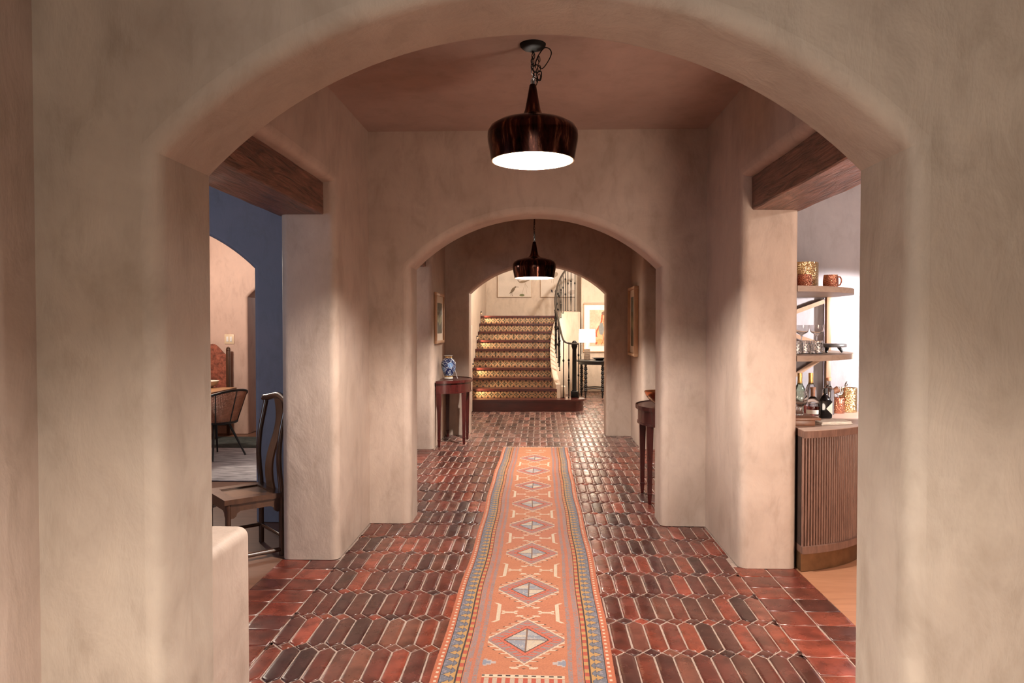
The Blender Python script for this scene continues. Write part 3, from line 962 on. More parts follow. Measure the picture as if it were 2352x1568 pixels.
# ------------------------------------------------------------------ staircase
RY = [11.77] + [11.77 + .30 + .299 * k for k in range(9)]            # riser faces
TZ = [.192] + [.192 + .1545 * (k + 1) for k in range(9)]             # tread heights
CURB = [(.268, 12.10), (.240, 12.22), (.208, 12.45), (.188, 12.80), (.182, 13.10), (.196, 13.42), (.226, 13.76), (.266, 14.08), (.325, 14.38), (.42, 14.70), (.54, 14.95), (.66, 15.12), (.775, 15.24)]
def crv(P, n=6):
    P = [Vector(p) for p in P]; out = []
    for i in range(len(P) - 1):
        p0, p1, p2, p3 = P[max(i - 1, 0)], P[i], P[i + 1], P[min(i + 2, len(P) - 1)]
        for k in range(n):
            t = k / n
            out.append(.5 * ((2 * p1) + (p2 - p0) * t + (2 * p0 - 5 * p1 + 4 * p2 - p3) * t * t + (3 * p1 - p0 - 3 * p2 + p3) * t ** 3))
    out.append(P[-1]); return out
curb = crv([(x, y, 0) for x, y in CURB])
def curb_x(y):
    for a, b in zip(curb[:-1], curb[1:]):
        if a.y <= y <= b.y:
            return a.x + (b.x - a.x) * (y - a.y) / (b.y - a.y)
    return curb[0].x if y < curb[0].y else curb[-1].x
def nose_z(y):
    return .3465 + (y - 12.05) * .1545 / .299
def tile_art(u, v):
    tw, th = .104, .118
    a = np.abs((u / tw) % 1 - .5) * tw; b = np.abs(np.clip(v / th, 0, .999) - .5) * th
    c = np.empty(u.shape + (3,)); c[:] = (.50, .335, .19)
    dark, red = (.022, .022, .018), (.30, .095, .050)
    c[(b > .036) & (b < .050)] = red
    c[(a > .012) & (a < .044) & (b < .0045)] = dark
    c[(a > .012) & (a < .040) & (b > .020) & (b < .026)] = (.10, .055, .035)
    r = np.hypot(a, b)
    c[(a < .006) & (b < .050)] = dark
    c[(np.abs(a - b) < .0048) & (r < .040)] = dark
    c[(a > .044) & (b > .010)] = red
    c[(a > .048) & (b > .022)] = dark
    c[(a > .036) & (b > .040)] = dark
    c[b > .054] = (.10, .06, .04)
    c[r < .006] = (.58, .40, .20)
    return c
stair = empty('staircase', (-.4, 11.77, 0), 'wide staircase of dark red treads with patterned tile risers beyond the last arch', 'staircase')
def S(p):
    return (p[0] + .4, p[1] - 11.77, p[2])
for k in range(10):
    y0 = RY[k]; z = TZ[k]; zb = 0 if k == 0 else TZ[k - 1]
    xr = curb_x(y0 + .05) + .02
    mb = MB()
    if k == 0:
        # starting step with a rounded end reaching out past the newel
        end = [(-1.0 + .0, y0)] + [(.50, y0 + .07)] + [(.50 + .22 * sin(t), y0 + .31 - .24 * cos(t)) for t in [pi * i / 12 for i in range(1, 13)]] + [(-1.0, y0 + .55)]
        end[0] = (-1.165, y0); end[-1] = (-1.165, y0 + .55)
        pl = [(x + .4, y - 11.77) for x, y in end]
        def grow(poly, d):
            cx = sum(p[0] for p in poly) / len(poly); cy = sum(p[1] for p in poly) / len(poly)
            return [(x + (d if x > cx + .3 else 0), y + (-d if y < cy else d)) for x, y in poly]
        mb.prism(pl, 0, z - .028, 0, True)
        mb.build('starting_riser', M['tread'], stair)
        mb = MB(); mb.prism(grow(pl, .022), z - .028, z - .004, 0, True); mb.prism(grow(pl, .017), z - .004, z, 0, True)
        mb.build('tread', M['tread'], stair)
        continue
    depth = 1.62 if k == 9 else .335
    if k == 9:
        poly = [(-1.17, y0 - .022), (xr, y0 - .022)] + [(p.x + .03, p.y) for p in curb if p.y > y0 + .08] + [(.80, 15.98), (-1.17, 15.98)]
    else:
        poly = [(-1.17, y0 - .022), (xr, y0 - .022), (curb_x(y0 + .3) + .02, y0 + .30), (-1.17, y0 + .30)]
    mb.prism([(x + .4, y - 11.77) for x, y in poly], z - .036, z, 0, True)
    mb.build('tread', M['tread'], stair)
    w = xr + 1.17
    painted_panel('riser', S((-1.17, y0, zb)), (w, 0, 0), (0, 0, z - .036 - zb), int(w / .0058), 22, tile_art, M['riser_tile'], stair, thick=.02)
# curved curb wall
mb = MB()
TH = .085
n = len(curb)
prof = []
for i, p in enumerate(curb):
    t = (curb[min(i + 1, n - 1)] - curb[max(i - 1, 0)]).normalized()
    nr = Vector((t.y, -t.x, 0))
    zt = min(nose_z(p.y) + .045, 1.675)
    q = p + nr * TH
    for co in ((p.x, p.y, .192), (p.x, p.y, zt - .01), (p.x + nr.x * .012, p.y + nr.y * .012, zt), (q.x - nr.x * .012, q.y - nr.y * .012, zt), (q.x, q.y, zt - .01), (q.x, q.y, .0 if p.y > 12.4 else .192)):
        prof.append(S(co))
fs = []
for i in range(n - 1):
    for k in range(6):
        fs.append((i * 6 + k, i * 6 + (k + 1) % 6, (i + 1) * 6 + (k + 1) % 6, (i + 1) * 6 + k))
fs += [tuple(range(5, -1, -1)), tuple((n - 1) * 6 + k for k in range(6))]
mb.add(prof, fs, 0, True)
x, y, z = S((.262, 12.13, .192)); mb.box(x, x + .165, y, y + .2, z, z + .19, 0, .012)
cw = mb.build('curb_wall', M['plaster_cream'], stair)
cw['label'] = 'cream plaster curb curving up beside the treads'

# railing
rail = empty('stair_railing', (.575, 12.2, .192), 'curved black wrought iron stair railing with knotted balusters', 'railing')
Rr = lambda p: (p[0] - .575, p[1] - 12.2, p[2] - .192)
hp = crv([(.635, 12.20, 1.085), (.575, 12.14, 1.085), (.48, 12.075, 1.10), (.395, 12.10, 1.14), (.352, 12.34, 1.29), (.318, 12.66, 1.49), (.285, 12.96, 1.665), (.275, 13.22, 1.81), (.292, 13.52, 1.965), (.335, 13.86, 2.14), (.392, 14.16, 2.29), (.465, 14.44, 2.42), (.55, 14.70, 2.52), (.66, 14.95, 2.56), (.80, 15.18, 2.56)], 8)
mb = MB(); mb.tube([Rr(p) for p in hp], .021, 10, flat=.75)
mb.build('handrail', M['steel_rail'], rail)
mb = MB()
mb.box(-.058, .058, -.058, .058, .001, .11, 0, .006)
mb.lathe([(.036, .11), (.042, .12), (.036, .13), (.034, .80), (.042, .83), (.05, .85), (.05, .875), (.042, .89), (.046, .91), (.036, .93), (.018, .945), (0, .947)], n=20)
mb.build('newel_post', M['iron'], rail)
def baluster(x, y, zb, zt, kind):
    mb = MB(); L = zt - zb
    def knot(zc, r=.017):
        return [(.0075, zc - .03), (.011, zc - .018), (r, zc - .006), (r, zc + .006), (.011, zc + .018), (.0075, zc + .03)]
    prof = [(0, 0), (.013, 0), (.013, .012), (.0075, .02)]
    if kind == 0:
        prof += knot(L * .66) 
    elif kind == 1:
        prof += [(.0075, L * .12), (.015, L * .30)] + knot(L * .33, .019) + [(.014, L * .37), (.0075, L * .52), (.014, L * .66)] + knot(L * .70, .019) + [(.0075, L * .84)]
    else:
        prof += knot(L * .42) + knot(L * .80)
    prof += [(.0075, L), (0, L)]
    mb.lathe(prof, Rr((x, y, zb)), 8)
    mb.build('baluster', M['iron'], rail)
acc = 0; k = 0; last = hp[0]
for i, p in enumerate(hp[1:]):
    acc += math.hypot(p.x - last.x, p.y - last.y); last = p
    if acc > (.118 if p.y < 13.6 else .15) and p.y < 15.1:
        acc = 0
        if p.y < 12.34:
            continue
        on_step = p.x > .352 and p.y < 12.35
        zb = .1935 if on_step else min(nose_z(p.y) + .060, 1.680)
        if p.x < .452 and p.y < 12.295: zb = .3835
        baluster(p.x, p.y, zb, p.z - .012, (1, 0, 2, 0)[k % 4]); k += 1
baluster(.645, 12.20, .1935, 1.075, 2); baluster(.390, 12.098, .1935, 1.13, 0); baluster(.478, 12.076, .1935, 1.088, 1)

# step lights on the left stair wall
for i, (y, z) in enumerate(((12.62, .70), (13.52, 1.165), (14.42, 1.63))):
    t = empty('step_light', (-1.172, y, z), ('lowest', 'middle', 'topmost')[i] + ' of the three small black step lights along the stair wall', 'light', 'step lights along the stair wall')
    mb = MB(); mb.box(.0, .03, -.012, .012, -.03, .035, 0, .004); mb.build('light_body', M['black'], t)
    mb = MB(); mb.box(.004, .034, -.020, -.014, -.025, .012, 0, .002); mb.build('light_lens', M['plate'], t)

# pictures above the landing
def bird_art(second):
    def f(u, v):
        c = np.empty(u.shape + (3,)); c[:] = (.60, .53, .46)
        c *= (.93 + .14 * vnoise(u, v, 9, 4))[..., None]
        def ell(cx, cy, a, b, ang, col):
            x, y = u - cx, v - cy
            xr, yr = x * cos(ang) + y * sin(ang), -x * sin(ang) + y * cos(ang)
            c[(xr / a) ** 2 + (yr / b) ** 2 < 1] = col
        def line(x0, y0, x1, y1, w, col):
            dx, dy = x1 - x0, y1 - y0; L = math.hypot(dx, dy)
            t = np.clip(((u - x0) * dx + (v - y0) * dy) / L ** 2, 0, 1)
            c[np.hypot(u - x0 - t * dx, v - y0 - t * dy) < w] = col
        br = (.16, .12, .08)
        if not second:
            ell(.33, .15, .075, .030, .95, br); ell(.385, .215, .022, .018, .3, br)
            line(.40, .222, .46, .215, .004, br); line(.31, .10, .32, .02, .004, br); line(.295, .10, .285, .03, .004, br); line(.28, .10, .265, .075, .008, br)
            ell(.53, .04, .055, .026, 0, (.16, .17, .08))
            ell(.55, .33, .085, .026, .12, (.26, .19, .12)); ell(.63, .35, .07, .012, .25, (.20, .15, .10)); line(.47, .335, .44, .36, .008, br)
            line(.60, .30, .53, .06, .003, (.36, .28, .20)); line(.60, .30, .66, .20, .003, (.36, .28, .20)); line(.60, .30, .64, .06, .003, (.36, .28, .20))
        else:
            ell(.245, .125, .016, .033, .25, (.05, .05, .07)); ell(.325, .125, .016, .033, -.25, (.05, .05, .07))
            line(.30, .20, .27, .40, .003, (.40, .32, .26)); line(.24, .30, .235, .40, .003, (.40, .32, .26)); ell(.28, .48, .10, .06, .3, (.33, .26, .20))
            ell(.68, .10, .08, .05, .2, (.50, .40, .33))
        c[(u < .012) | (v < .012) | (u > u.max() - .008)] = (.66, .56, .44)
        return c
    return f
for i, (x0, x1, z0) in enumerate(((-.925, -.182, 2.005), (.012, .765, 2.005))):
    lab = ('pale bird print on the landing wall, the one showing a standing wading bird', 'pale nature print on the landing wall behind the stair balusters')[i]
    t = empty('bird_picture', (x0, 15.998, z0), lab, 'picture', 'pale prints above the stair landing')
    w = x1 - x0
    mb = MB(); mb.box(0, w, -.035, 0, 0, .80, 0, .003); mb.build('panel_edge', M['frame_wood'], t)
    painted_panel('print', (.004, -.0375, .004), (w - .008, 0, 0), (0, 0, .792), 150, 160, bird_art(i), M['paint'], t, thick=.002)

# big framed figure painting behind the lamp
def figure_art(u, v):
    c = np.empty(u.shape + (3,)); c[:] = (.60, .47, .35)
    c *= (.86 + .28 * vnoise(u, v, 8, 5))[..., None]
    t = np.clip((v - .02) / .64, 0, 1)
    left = .105 + .16 * t ** 1.6 + .02 * np.sin(v * 16)
    right = .56 - .14 * t ** 1.4
    body = (u > left) & (u < right) & (v > .03) & (v < .66)
    c[body] = (.64, .36, .16)
    c[body & (vnoise(u, v, 9, 3) > .6)] = (.66, .45, .26)
    c[body & (u < left + .035) & (vnoise(u, v, 16, 2) > .3)] = (.48, .13, .065)
    c[body & (np.abs(u - left - .11 - .05 * np.sin(v * 9)) < .008)] = (.42, .14, .08)
    c[(((u - .245) / .055) ** 2 + ((v - .36) / .13) ** 2 < 1) & body] = (.26, .27, .265)
    c[((u - .315) / .070) ** 2 + ((v - .685) / .042) ** 2 < 1] = (.22, .12, .085)
    return c * (.88 + .24 * vnoise(u, v, 34, 9))[..., None]
t = empty('figure_painting', (.905, 15.378, .83), 'large framed painting of an orange robed figure on the wall behind the lamp', 'picture')
mb = MB()
W_, H_ = 1.05, 1.015
for a in ((0, W_, 0, .022), (0, W_, H_ - .022, H_)): mb.box(a[0], a[1], -.045, 0, a[2], a[3], 0, .003)
for a in ((0, .022), (W_ - .022, W_)): mb.box(a[0], a[1], -.045, 0, .022, H_ - .022, 0, .003)
mb.build('picture_frame', M['frame_wood'], t)
mb = MB(); mb.box(.022, W_ - .022, -.028, -.002, .022, H_ - .022); mo = mb.build('mat_board', M['white_card'], t)
painted_panel('painting', (.135, -.030, .13), (W_ - .27, 0, 0), (0, 0, H_ - .26), 120, 120, figure_art, M['paint'], mo)

# lamp table with bobbin-turned legs
t = empty('lamp_table', (1.10, 14.28, 0), 'round black table with bobbin-turned legs beyond the stairs', 'table')
mb = MB(); mb.lathe([(0, .688), (.40, .688), (.405, .700), (.405, .712), (.398, .72), (0, .72)], n=48, sx=1.0); mb.lathe([(.0, .64), (.34, .64), (.34, .688), (0, .688)], n=40)
mb.build('table_top', M['black'], t)
legs = [(-.226, -.565), (.07, .02), (-.33, .30), (.30, -.45)]
legs = [(-.222, -.22), (.10, -.26), (-.28, .14), (.25, .12)]
for x, y in legs:
    prof = [(0, 0), (.012, 0), (.016, .06), (.024, .085), (.016, .11)]
    z = .11
    while z < .60:
        prof += [(.022, z + .01), (.040, z + .03), (.022, z + .05), (.031, z + .06), (.031, z + .068), (.020, z + .078)]
        z += .082
    prof += [(.028, .655), (0, .655)]
    mb = MB(); mb.lathe(prof, (x, y, 0), 16); mb.build('leg', M['black'], t)
mb = MB()
for a, b in ((0, 1), (1, 3), (3, 2), (2, 0)):
    (x0, y0), (x1, y1) = legs[a], legs[b]
    mb.tube([(x0, y0, .17), ((x0 + x1) / 2, (y0 + y1) / 2, .185), (x1, y1, .17)], .010, 8)
mb.build('stretcher', M['black'], t)

t = empty('table_lamp', (.915, 14.22, .721), 'lit table lamp with white drum shade and ribbed base on the black table', 'lamp')
mb = MB()
prof = [(0, 0), (.062, 0)]
z = 0
while z < .225:
    prof += [(.064 - z * .02, z + .004), (.064 - z * .02, z + .014), (.057 - z * .02, z + .017), (.057 - z * .02, z + .0195)]
    z += .0205
prof += [(.02, .235), (.012, .245), (.012, .36), (0, .36)]
mb.lathe(prof, n=28); mb.build('lamp_base', M['ceramic'], t)
mb = MB(); mb.lathe([(.160, .345), (.150, .595), (.146, .595), (.156, .345), (.160, .345)], n=48)
mb.f = mb.f; keep = [i for i, f in enumerate(mb.f) if len(f) <= 4]
mb.f = [mb.f[i] for i in keep]; mb.mi = [mb.mi[i] for i in keep]; mb.sm = [mb.sm[i] for i in keep]
mb.build('lamp_shade', M['lampshade'], t)
t = empty('shallow_bowl', (1.145, 14.12, .721), 'shallow black footed bowl beside the lit table lamp', 'bowl')
mb = MB(); mb.lathe([(0, 0), (.07, 0), (.075, .012), (.11, .03), (.15, .045), (.147, .049), (.10, .036), (0, .02)], n=32); mb.build('bowl_shell', M['black'], t)

t = empty('wall_outlet', (.925, 15.378, .22), 'small amber wall outlet plate under the lamp table', 'outlet')
mb = MB(); mb.box(-.04, .04, -.008, 0, 0, .12, 0, .002); mb.build('outlet_plate', M['frame_wood'], t)
for zz_ in (.022, .072):
    mb = MB(); mb.box(-.018, .018, -.011, -.008, zz_, zz_ + .03, 0, .001); mb.build('socket', M['plate'], t)

# ------------------------------------------------------------------ dining room things
mb = MB(); mb.box(-5.6, -2.3, 6.42, 8.13, .0, .010, 0, .003); tag(mb.build('dining_rug', M['rug_blue']), 'faded blue-grey rug under the dining table', 'rug')
mb = MB(); mb.box(-5.2, -2.6, 8.16, 8.95, .0, .010, 0, .003); tag(mb.build('wall_side_rug', M['rug_dark']), 'dark green-grey rug by the pink wall', 'rug')

t = empty('light_switch', (-3.985, 9.249, 1.156), 'ivory double light switch on the pink wall', 'switch')
mb = MB(); mb.box(-.062, .062, -.008, 0, 0, .125, 0, .003); mb.build('switch_plate', M['plate'], t)
for s in (-1, 1):
    mb = MB(); mb.box(s * .023 - .014, s * .023 + .014, -.012, -.008, .03, .095, 0, .002); mb.build('rocker', M['white_card'], t)

t = empty('dining_table', (-4.3, 7.60, 0), 'long oak dining table behind the cane chair', 'table')
mb = MB(); mb.box(-1.0, .895, -.50, .49, .668, .70, 0, .005); mb.build('table_top', M['table_oak'], t)
mb = MB(); mb.box(-.92, .52, -.40, .40, .60, .668); mb.build('apron', M['table_oak'], t)
for sx in (-.86, .40):
    for sy in (-.34, .34):
        mb = MB(); mb.box(sx - .035, sx + .035, sy - .035, sy + .035, .0101, .60, 0, .004); mb.build('leg', M['table_oak'], t)
t = empty('serving_bowl', (-3.72, 8.02, .701), 'cream bowl on the oak dining table', 'bowl')
mb = MB(); mb.lathe([(0, 0), (.06, 0), (.11, .03), (.135, .075), (.13, .076), (.10, .035), (0, .012)], n=28); mb.build('bowl_shell', M['label'], t)

# cane barrel chair
def cane_chair():
    t = empty('cane_chair', (-3.42, 7.56, .0101), 'black framed barrel chair with woven cane back at the dining table', 'chair')
    ang = radians(-25)
    c0 = 0.0
    mb = MB(); mb.lathe([(0, .362), (.225, .362), (.232, .372), (.225, .385), (0, .392)], n=36); mb.build('seat', M['black'], t)
    A0, A1 = ang - radians(118), ang + radians(118)
    def rim(a):
        k = cos((a - ang) * .75)
        return (.265 + .065 * max(0, k)), .560 + .158 * max(0, k) ** 1.6
    n = 40
    ribs_a = [A0 + (A1 - A0) * i / 6 for i in range(7)]
    mb = MB(); pts = []
    for i in range(n + 1):
        a = A0 + (A1 - A0) * i / n
        r, z = rim(a); pts.append((r * cos(a), r * sin(a), z))
    mb.tube(pts, .013, 8); mb.build('top_rail', M['black'], t)
    for a in ribs_a:
        r, z = rim(a)
        mb = MB(); mb.tube([(.222 * cos(a), .222 * sin(a), .375), (r * cos(a), r * sin(a), z)], .007, 6); mb.build('back_rod', M['black'], t)
    # woven cane: crossing strands
    mb = MB()
    nu, nv = 78, 26
    P = lambda i, j: (lambda a, s: ((.218 + (rim(a)[0] - .218) * s) * cos(a), (.218 + (rim(a)[0] - .218) * s) * sin(a), .385 + (rim(a)[1] - .385) * s))(A0 + (A1 - A0) * i / nu, j / nv)
    def strip(p, q, w):
        p, q = Vector(p), Vector(q)
        return p, q
    for i in range(nu + 1):
        mb.tube([P(i, 0), P(i, nv / 2), P(i, nv)], .0040, 4, caps=False)
    for j in range(1, nv):
        mb.tube([P(i, j) for i in range(0, nu + 1, 3)], .0040, 4, caps=False)
    w = mb.build('cane_back', M['cane'], t); w['label'] = 'reddish woven cane back'
    for a in (ang + radians(45), ang - radians(45), ang + radians(135), ang - radians(135)):
        mb = MB(); mb.tube([(.13 * cos(a), .13 * sin(a), .365), (.30 * cos(a), .30 * sin(a), .006)], [.014, .010], 8); mb.build('leg', M['black'], t)
cane_chair()

# carved high-back chair against the pink wall
t = empty('high_back_chair', (-4.16, 8.97, 0), 'tall dark chair with red tooled leather back against the pink wall', 'chair')
for s in (-1, 1):
    mb = MB(); mb.box(s * .20 - .022, s * .20 + .022, .16, .205, .0, 1.10, 0, .004); mb.lathe([(0, 1.10), (.024, 1.10), (.028, 1.112), (.02, 1.125), (.026, 1.14), (0, 1.155)], (s * .20, .182, -.03), 12); mb.build('back_post', M['elm'], t)
    mb = MB(); mb.box(s * .20 - .022, s * .20 + .022, -.27, -.225, .0, .42, 0, .004); mb.build('leg', M['elm'], t)
mb = MB()
poly = [(-.18, .50), (.18, .50), (.18, 1.02)] + [(.18 - .36 * i / 16, 1.02 + .14 * sin(pi * i / 16) ** 1.5) for i in range(1, 16)] + [(-.18, 1.02)]
vs = [(x, .168, z) for x, z in poly] + [(x, .195, z) for x, z in poly]; n = len(poly)
mb.add(vs, [tuple(range(n)), tuple(range(2 * n - 1, n - 1, -1))] + [(i, (i + 1) % n, n + (i + 1) % n, n + i) for i in range(n)])
mb.build('backrest', M['leather'], t)
mb = MB(); mb.box(-.215, .215, -.27, .17, .40, .455, 0, .008); mb.build('seat', M['leather'], t)
mb = MB(); mb.box(-.18, .18, -.255, -.24, .12, .17); mb.build('stretcher', M['elm'], t)
mb = MB(); mb.box(-.18, .18, .175, .19, .12, .17); mb.build('stretcher', M['elm'], t)

# armless wooden chair with splat back, beside the opening
def side_chair():
    NR, FR, NF, FF = Vector((-1.572, 4.375)), Vector((-1.797, 4.635)), Vector((-1.812, 4.165)), Vector((-2.037, 4.425))
    c = (NR + FR + NF + FF) / 4
    t = empty('side_chair', (c.x, c.y, 0), 'dark wooden armless chair with a curved splat back beside the blue wall', 'chair')
    L = lambda p, z: (p.x - c.x, p.y - c.y, z)
    sd = .385
    ex = (FR - NR).normalized(); ey = (NR - NF).normalized()     # along the back; towards the back
    def sw(p, pts): return [L(p + ey * o, z) for o, z in pts]
    bend = [(0, 0), (0, .2), (0, .385), (-.010, .50), (-.014, .60), (-.004, .72), (.018, .83), (.036, .915)]
    for nm, p in (('near', NR), ('far', FR)):
        mb = MB(); pts = crv(sw(p, bend), 5); mb.tube(pts, .0165, 10); mb.build('back_post', M['elm'], t)
    for p in (NF, FF):
        mb = MB(); mb.tube([L(p, 0), L(p, sd - .02)], .0165, 10); mb.build('leg', M['elm'], t)
    # seat: frame with a sunk panel
    def quad_prism(mb, a, z0, z1):
        mb.prism([(q.x - c.x, q.y - c.y) for q in a], z0, z1)
    def lerp(u, v):
        return NF * (1 - u) * (1 - v) + FF * u * (1 - v) + NR * (1 - u) * v + FR * u * v
    mb = MB()
    e = .06
    for (u0, u1, v0, v1) in ((-e, 1 + e, -e - .02, .13), (-e, 1 + e, .87, 1 + e), (-e, .13, .13, .87), (.87, 1 + e, .13, .87)):
        quad_prism(mb, [lerp(u0, v0), lerp(u1, v0), lerp(u1, v1), lerp(u0, v1)], sd - .03, sd)
    mb.build('seat_frame', M['elm'], t)
    mb = MB(); quad_prism(mb, [lerp(.12, .12), lerp(.88, .12), lerp(.88, .88), lerp(.12, .88)], sd - .025, sd - .009); mb.build('seat', M['elm_light'], t)
    # aprons with a stepped lower edge
    for a, b in ((NF, NR), (NF, FF), (FF, FR)):
        mb = MB(); d = (b - a); ln = d.length; d = d.normalized(); nrm = Vector((-d.y, d.x))
        out = [(0, 0), (0, -.085), (.03, -.085), (.045, -.075), (.05, -.058), (.07, -.045), (ln - .07, -.045), (ln - .05, -.058), (ln - .045, -.075), (ln - .03, -.085), (ln, -.085), (ln, 0)]
        vs = []
        for o in (-.007, .007):
            vs += [L(a + d * s + nrm * o, sd - .03 + z) for s, z in out]
        n = len(out)
        mb.add(vs, [tuple(range(n)), tuple(range(2 * n - 1, n - 1, -1))] + [(i, (i + 1) % n, n + (i + 1) % n, n + i) for i in range(n)])
        mb.build('apron', M['elm'], t)
    # crest rail
    mb = MB()
    pts = [(-.12, .030, .915), (-.06, .034, .922), (.1, .042, .93), (.35, .050, .945), (.5, .052, .95), (.65, .050, .945), (.9, .042, .93), (1.06, .034, .922), (1.12, .030, .915)]
    mb.tube(crv([L(NR + (FR - NR) * s + ey * o, z + .008) for s, o, z in pts], 5), [.013] * 5 + [.021] * 31 + [.013] * 5, 10)
    mb.build('crest_rail', M['elm'], t)
    # splat
    mb = MB(); vs = []; m = 18
    for i in range(m + 1):
        z = sd - .005 + (.945 - sd) * i / m
        k = (z - sd) / .57
        o = .05 * k - .022 * sin(k * pi * 2)
        w = .062 - .012 * sin(k * pi)
        mid = (NR + FR) / 2 + ey * o
        for s, th in ((-1, -.006), (1, -.006), (1, .006), (-1, .006)):
            q = mid + ex * (w * s) + ey * th
            vs.append(L(q, z))
    fs = [(j * 4 + i, j * 4 + (i + 1) % 4, (j + 1) * 4 + (i + 1) % 4, (j + 1) * 4 + i) for j in range(m) for i in range(4)] + [(3, 2, 1, 0), tuple(m * 4 + i for i in range(4))]
    mb.add(vs, fs, 0, True); sp = mb.build('back_splat', M['elm_light'], t); sp['label'] = 'lighter brown curved splat'
    # stretchers
    for a, b, z, r in ((NR, FR, .115, .012), (NF, NR, .035, .014), (FF, FR, .115, .012), (NF, FF, .05, .014)):
        mb = MB(); mb.tube([L(a, z), L(b, z)], r, 8); mb.build('stretcher', M['elm'], t)
side_chair()

# ------------------------------------------------------------------ bar
BCX, BCY = 1.27, 5.03
def sector(R, x0=1.482, yb=5.245, n=40):
    a0 = math.asin((x0 - BCX) / R)
    pts = [(BCX + R * sin(a0 + (pi / 2 - a0) * i / n), BCY - R * cos(a0 + (pi / 2 - a0) * i / n)) for i in range(n + 1)]
    return [(x0, yb)] + pts + [(BCX + R, yb)]
bar = empty('bar_cabinet', (1.9, 4.8, 0), 'round-ended bar cabinet with a ribbed walnut front and brass base', 'cabinet')
SH = lambda P: [(x - 1.9, y - 4.8) for x, y in P]
mb = MB(); mb.prism(SH(sector(.872)), .0, .105, 0, True); k_ = mb.build('base_plinth', M['brass'], bar); k_['label'] = 'brass kick base'
mb = MB(); mb.prism(SH(sector(.895)), .105, .145, 0, True); mb.build('base_rail', M['bar_wood'], bar)
mb = MB(); mb.prism(SH(sector(.862)), .145, .765, 0, True); body = mb.build('body', M['bar_dark'], bar)
mb = MB()
a0 = math.asin((1.482 - BCX) / .875); n = 62
for i in range(n):
    a = a0 + (pi / 2 - a0) * (i + .5) / n
    x, y = BCX + .872 * sin(a) - 1.9, BCY - .872 * cos(a) - 4.8
    mb.tube([(x, y, .145), (x, y, .765)], .0080, 8)
mb.build('ribbed_front', M['bar_wood'], body)
mb = MB(); mb.prism(SH(sector(.912)), .765, .804, 0, True); wt = mb.build('worktop', M['bar_wood'], bar)
mb = MB(); mb.prism(SH(sector(.909)), .8041, .808, 0, True); mb.build('worktop_surface', M['bar_top'], wt)

for nm, z in (('upper', 1.594), ('lower', 1.189)):
    mb = MB(); mb.prism(sector(.785), z, z + .033, 0, True)
    tag(mb.build('bar_shelf', M['shelf']), ('upper curved bar shelf holding the copper mugs' if nm == 'upper' else 'lower curved bar shelf holding the cut glasses'), 'shelf', 'curved shelves above the bar')
br = empty('shelf_bracket', (2.015, 5.2, .808), 'pale oak shelf frame with diagonal braces behind the bar', 'bracket')
def frame_post(x0, x1, z0, z1):
    mb = MB(); mb.box(x0 - 2.015, x1 - 2.015, 5.185 - 5.2, 5.225 - 5.2, z0 - .808, z1 - .808, 0, .002); mb.build('post', M['oak'], br)
for z0, z1 in ((.8085, 1.1885), (1.2225, 1.5935)):
    frame_post(2.0, 2.032, z0, z1); frame_post(1.50, 1.532, z0, z1)
def brace(xa, za, xb, zb):
    mb = MB(); d = Vector((xb - xa, 0, zb - za)).normalized(); nn = Vector((-d.z, 0, d.x)) * .014
    vs = []
    for yy in (-.012, .012):
        for (x, z), s in (((xa, za), -1), ((xb, zb), -1), ((xb, zb), 1), ((xa, za), 1)):
            vs.append((x - 2.015 + nn.x * s, yy, z - .808 + nn.z * s))
    mb.add(vs, [(0, 1, 2, 3), (7, 6, 5, 4)] + [(i, (i + 1) % 4, 4 + (i + 1) % 4, 4 + i) for i in range(4)])
    mb.build('brace', M['oak'], br)
brace(1.985, 1.565, 1.56, 1.405); brace(1.56, 1.405, 1.985, 1.255); brace(1.965, 1.165, 1.56, .90)

# things on the upper shelf
zs1, zs2, zt = 1.6275, 1.2225, .8085
def cyl_vessel(name, loc, r, h, mat, label, cat, group=None, belly=0.0):
    t = empty(name, loc, label, cat, group)
    mb = MB()
    out = [(0, 0), (r * (.94 - belly), 0)] + [(r * (1 - belly + belly * sin(pi * (.15 + .75 * k / 8))), h * (.03 + .95 * k / 8)) for k in range(9)] + [(r * .985 - belly * r * .55, h), (r * .93 - belly * r * .55, h), (r * .92 - belly * r * .5, h * .9), (r * .9 - belly * r, h * .06), (0, h * .05)]
    mb.lathe(out, n=40)
    mb.build('vessel_body', mat, t)
    return t
cyl_vessel('hammered_canister', (1.715, 4.86, zs1), .098, .178, M['h_brass'], 'tall hammered brass canister on the upper bar shelf', 'canister')
def mug(loc, rz, label):
    t = cyl_vessel('copper_mug', loc, .046, .088, M['h_copper'], label, 'mug', 'hammered copper mugs on the upper shelf', .14)
    t.rotation_euler = (0, 0, rz)
    mb = MB(); mb.tube(crv([(.040, 0, .075), (.062, 0, .074), (.070, 0, .050), (.060, 0, .026), (.042, 0, .022)], 6), .0045, 8); h_ = mb.build('handle', M['h_copper'], t)
mug((1.655, 4.65, zs1), 1.2, 'hammered copper mug directly in front of the tall brass canister')
mug((1.552, 4.66, zs1), 2.0, 'hammered copper mug half hidden behind the pier edge on the upper shelf')
mug((1.835, 4.70, zs1), .1, 'hammered copper mug standing alone on the upper bar shelf')

